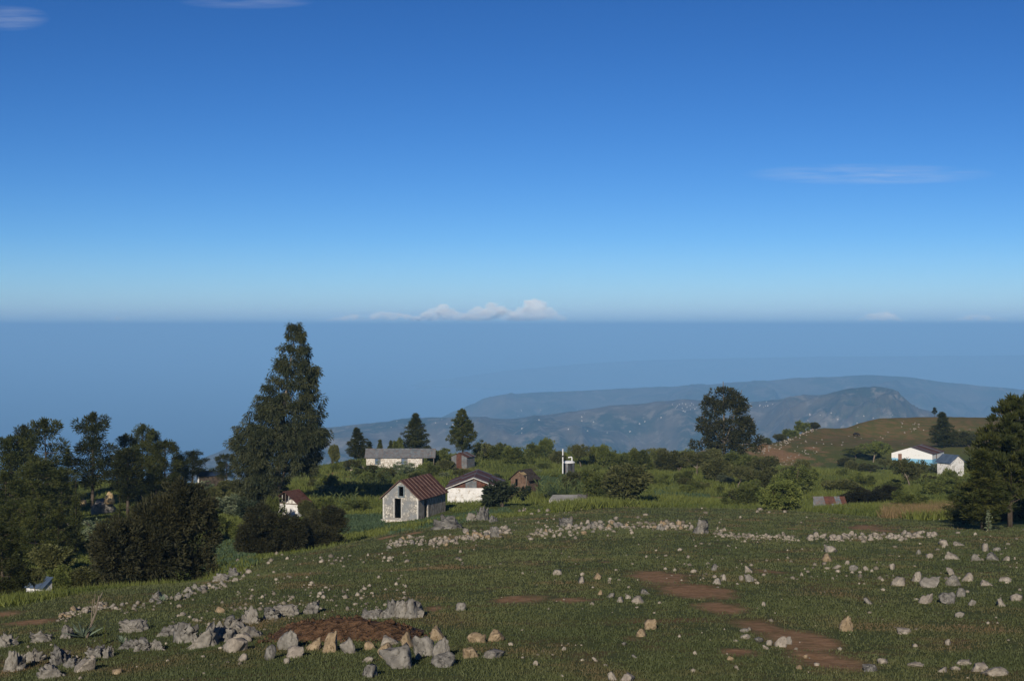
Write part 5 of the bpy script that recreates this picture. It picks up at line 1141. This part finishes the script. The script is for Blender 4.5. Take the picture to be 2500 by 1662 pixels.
# ------------------------------------------------------------------ grass, weeds and crops
def blades(name, label, pts, hgt, wid, mat, per, seed, spread=.12, up=1.0, tint=None):
    """upright blades: per blades round each point; one triangle each"""
    rg = np.random.default_rng(seed); n = len(pts); k = np.repeat(np.arange(n), per); m = len(k)
    hgt = np.broadcast_to(hgt, n)[k] * rg.uniform(.55, 1.2, m); wid = np.broadcast_to(wid, n)[k] * rg.uniform(.7, 1.3, m)
    c = pts[k] + np.c_[rg.normal(size=(m, 2)) * spread * np.ones((m, 1)), np.zeros(m) - .01]
    a = rg.uniform(0, 6.283, m); sx, sy = np.cos(a) * wid / 2, np.sin(a) * wid / 2
    tip = c + np.c_[rg.normal(size=(m, 2)) * hgt[:, None] * .38, hgt * up]
    v = np.stack([c - np.c_[sx, sy, np.zeros(m)], c + np.c_[sx, sy, np.zeros(m)], tip], 1).reshape(-1, 3)
    t = rg.random(m) if tint is None else np.clip(tint[k] * .6 + rg.random(m) * .4, 0, 1)
    return tag(link(name, np_mesh(name, v, np.arange(3 * m).reshape(m, 3), M[mat], t)), label, kind='stuff')
def scatter(n, d0, d1, u0, u1, seed, power=1.0):
    """points spread over the ground in a fan in front of the camera, denser when near"""
    rg = np.random.default_rng(seed)
    d = d0 * (d1 / d0) ** (rg.random(n) ** power); u = rg.uniform(u0, u1, n); x = u * d
    return x, d
def soilness(x, y):
    s = np.zeros(x.shape); wb = fbm(x / 2.2, y / 3.2, 4, 41)
    for q in SOIL_W:
        r = np.sqrt(((x - q[0]) / q[2]) ** 2 + ((y - q[1]) / q[3]) ** 2); s = np.maximum(s, np.clip(q[4] - r * 1.15 + 1.1 * wb, 0, 1))
    return s
SOIL_W = [patch(*s) + (1.25 if i < 6 or s[1] < 1300 or s[0] < 300 else .80,) for i, s in enumerate(SOIL)]
x, y = scatter(210000, 24, 158, -.40, .40, 1, 1.1)
rg = np.random.default_rng(2)
pn = fbm(x / 1.6, y / 2.4, 4, 55); k = inpoly(x, y, MEADOW) & (soilness(x, y) < .15 + .75 * rg.random(len(x)) ** 1.6) & (pn + rg.uniform(-.5, .5, len(x)) > -.32)
x, y = x[k], y[k]; p = np.c_[x, y, H(x, y)]
tn = np.clip(.5 + fbm(x / 3.5, y / 5, 3, 58) * 1.1, 0, 1)
blades('grass', 'short grazed grass of the stony pasture', p, .042 + .0008 * y, .008 + .00048 * y, 'grass', 3, 3, spread=.10, tint=tn)
x, y = scatter(60000, 126, 300, -.16, .34, 11, .9)
k = ~inpoly(x, y, MEADOW) & (soilness(x, y) < .5)
BLD = [(-10.3, 147, 5.0), (-3.9, 177, 5.4), (-19.0, 246, 7.0), (-8.7, 252, 2.5), (1.0, 190, 2.0), (8, 214, 1.5), (5.6, 159, 4.2), (84, 322, 8), (76, 257, 3), (35, 170, 2.6), (-22.0, 152, 3.2), (-40, 194, 3)]
for bx, by, br in BLD: k &= (x - bx) ** 2 + (y - by) ** 2 > br ** 2
pn = fbm(x / 7, y / 9, 3, 91); k &= (pn + np.random.default_rng(12).uniform(-.4, .4, len(x)) > -.25)
x, y = x[k], y[k]; pn = pn[k]; p = np.c_[x, y, H(x, y)]
blades('weeds', 'tall green weeds and maize-like growth between the houses', p, (.40 + .9 * np.clip(pn + .15, 0, .6)) * np.where((y < 162) & (x < 4), .38, 1), .14, 'weed', 5, 13, spread=.28, tint=np.clip(.5 + pn, 0, 1))
x, y = scatter(26000, 52, 200, -.36, -.06, 15, .8)
k = ~inpoly(x, y, MEADOW) & (soilness(x, y) < .5)
for bx, by, br in BLD: k &= (x - bx) ** 2 + (y - by) ** 2 > br ** 2
x, y = x[k], y[k]; p = np.c_[x, y, H(x, y)]; pn = fbm(x / 5, y / 6, 3, 92)
blades('weeds', 'rank grass and weeds of the left hollow', p, .18 + .45 * np.clip(pn + .1, 0, .6), .03 + .0005 * y, 'weed', 5, 16, spread=.22, tint=np.clip(.45 + pn, 0, 1))
# crop rows: the bluish plots
def crop(label, poly, n, h, seed):
    W_ = [G(*q)[:2] for q in poly]; xs = [q[0] for q in W_]; ys = [q[1] for q in W_]; rg = np.random.default_rng(seed)
    x, y = rg.uniform(min(xs), max(xs), n), rg.uniform(min(ys), max(ys), n); k = inpoly(x, y, W_) & (soilness(x, y) < .6); x, y = x[k], y[k]
    y = y + .25 * np.sin(y * 3.0)
    blades('crop_plants', label, np.c_[x, y, H(x, y)], h, .16, 'crop', 5, seed + 1, spread=.2)
crop('bluish green crop plot left of the stone hut', [(830, 1262), (930, 1258), (935, 1290), (840, 1306)], 2200, .35, 21)
crop('bluish green crop plot in front of the stone hut', [(940, 1282), (1230, 1240), (1260, 1252), (960, 1304)], 3000, .22, 22)
crop('bluish cabbage plot right of the middle bushes', [(1600, 1196), (1720, 1180), (1740, 1232), (1600, 1232)], 2600, .4, 23)
crop('green terrace plot between dark bushes', [(500, 1330), (610, 1310), (630, 1380), (470, 1420)], 5000, .22, 24)
crop('green plot behind the tank', [(1290, 1170), (1440, 1168), (1450, 1200), (1300, 1204)], 2500, .4, 25)
x, y = scatter(2600, 128, 170, .245, .315, 31)
blades('dry_grass', 'tall dry reddish grass left of the right-hand pines', np.c_[x, y, H(x, y)], .7, .09, 'drygrass', 5, 32, spread=.25)
# maize along the skyline
def maize():
    rg = np.random.default_rng(61); C, A, L, Wd, T = [], [], [], [], []
    spots = [(rg.uniform(1150, 1345), rg.uniform(1104, 1124)) for _ in range(90)] + [(rg.uniform(1380, 1520), rg.uniform(1108, 1126)) for _ in range(40)] + [(rg.uniform(1310, 1440), rg.uniform(1196, 1224)) for _ in range(70)] + [(rg.uniform(860, 1040), rg.uniform(1145, 1200)) for _ in range(130)] + [(rg.uniform(760, 870), rg.uniform(1190, 1245)) for _ in range(120)]
    for px, py in spots:
        x, y, z = G(px, py); h = rg.uniform(1.2, 2.1) * (1 if px > 1060 else .75)
        for j in range(9):
            a = rg.uniform(0, 6.28); t = rg.uniform(.1, .95); C.append((x, y, z + h * t)); A.append((math.cos(a), math.sin(a), rg.uniform(.3, 1.6))); L.append(h * .42); Wd.append(.10); T.append(rg.random())
        C.append((x, y, z)); A.append((rg.normal() * .05, rg.normal() * .05, 1)); L.append(h * 1.1); Wd.append(.08); T.append(.6)
    tag(link('maize', leafy('maize', np.array(C), np.array(A), np.array(L), np.array(Wd), np.array(T), M['maize'], rg)), 'loose stands of maize on the rise and around the houses', kind='stuff')
maize()
# far houses on the ridge
def far_houses():
    rg = np.random.default_rng(8); mb = MB().box(-3, 3, -2.5, 2.5, -3, 3); mb.poly([(-3.3, -2.8, 3), (3.3, -2.8, 3), (3.3, 0, 5), (-3.3, 0, 5)]); mb.poly([(3.3, 2.8, 3), (-3.3, 2.8, 3), (-3.3, 0, 5), (3.3, 0, 5)])
    me = mb.mesh('far_house', M['stone_wash']); dg = bpy.context.evaluated_depsgraph_get(); dg.update()
    groups = [('white speck of a house in the village left of the round gum', 1640, 1740, 984, 1006, 22), ('white speck of a house in the village right of the round gum', 1820, 1900, 980, 996, 12), ('pale speck of a house on the ridge above the long house', 940, 1130, 1022, 1050, 12), ('pale speck of a house scattered on the middle ridge', 1250, 1640, 1000, 1060, 20), ('pale speck of a house on the slope under the headland', 1900, 2180, 1000, 1040, 12)]
    for lab, x0, x1, y0, y1, n in groups:
        for k in range(n):
            px, py = rg.uniform(x0, x1), rg.uniform(y0, y1); dv = Vector(((px - CX) / F, 1, -(py - HY) / F)).normalized()
            hit, loc, nrm, ix, ob, mt = SC.ray_cast(dg, Vector((0, 0, 0)) + dv * 1500, dv, distance=8000)
            if not hit or not ob.name.startswith('mountain'): continue
            o = link('far_house', me, None, loc + Vector((0, 0, 1))); o.rotation_euler = (0, 0, rg.uniform(0, 3)); s = rg.uniform(.25, .6); o.scale = (s, s, s)
            tag(o, lab, 'house', 'houses far off on the ridge')
far_houses()
# ------------------------------------------------------------------ clouds over the horizon
G_CL = 'white clouds low over the horizon'
for i, (lab, px, top, w) in enumerate([
    ('long low tail of cloud, leftmost of the horizon bank', 930, 768, 300), ('rounded white cloud left of the middle of the bank', 1090, 748, 170),
    ('broad white cloud in the middle of the bank', 1195, 745, 170), ('tallest white cloud, at the right of the bank', 1310, 735, 140),
    ('small pale cloud alone near the right of the horizon', 2150, 764, 110), ('thin low cloud line at far right of the horizon', 2380, 776, 180),
    ('small faint cloud alone near the left of the horizon', 285, 780, 80)]):
    cloud(lab, px, top, w, 18500, 100 + i, G_CL if i < 4 else None)
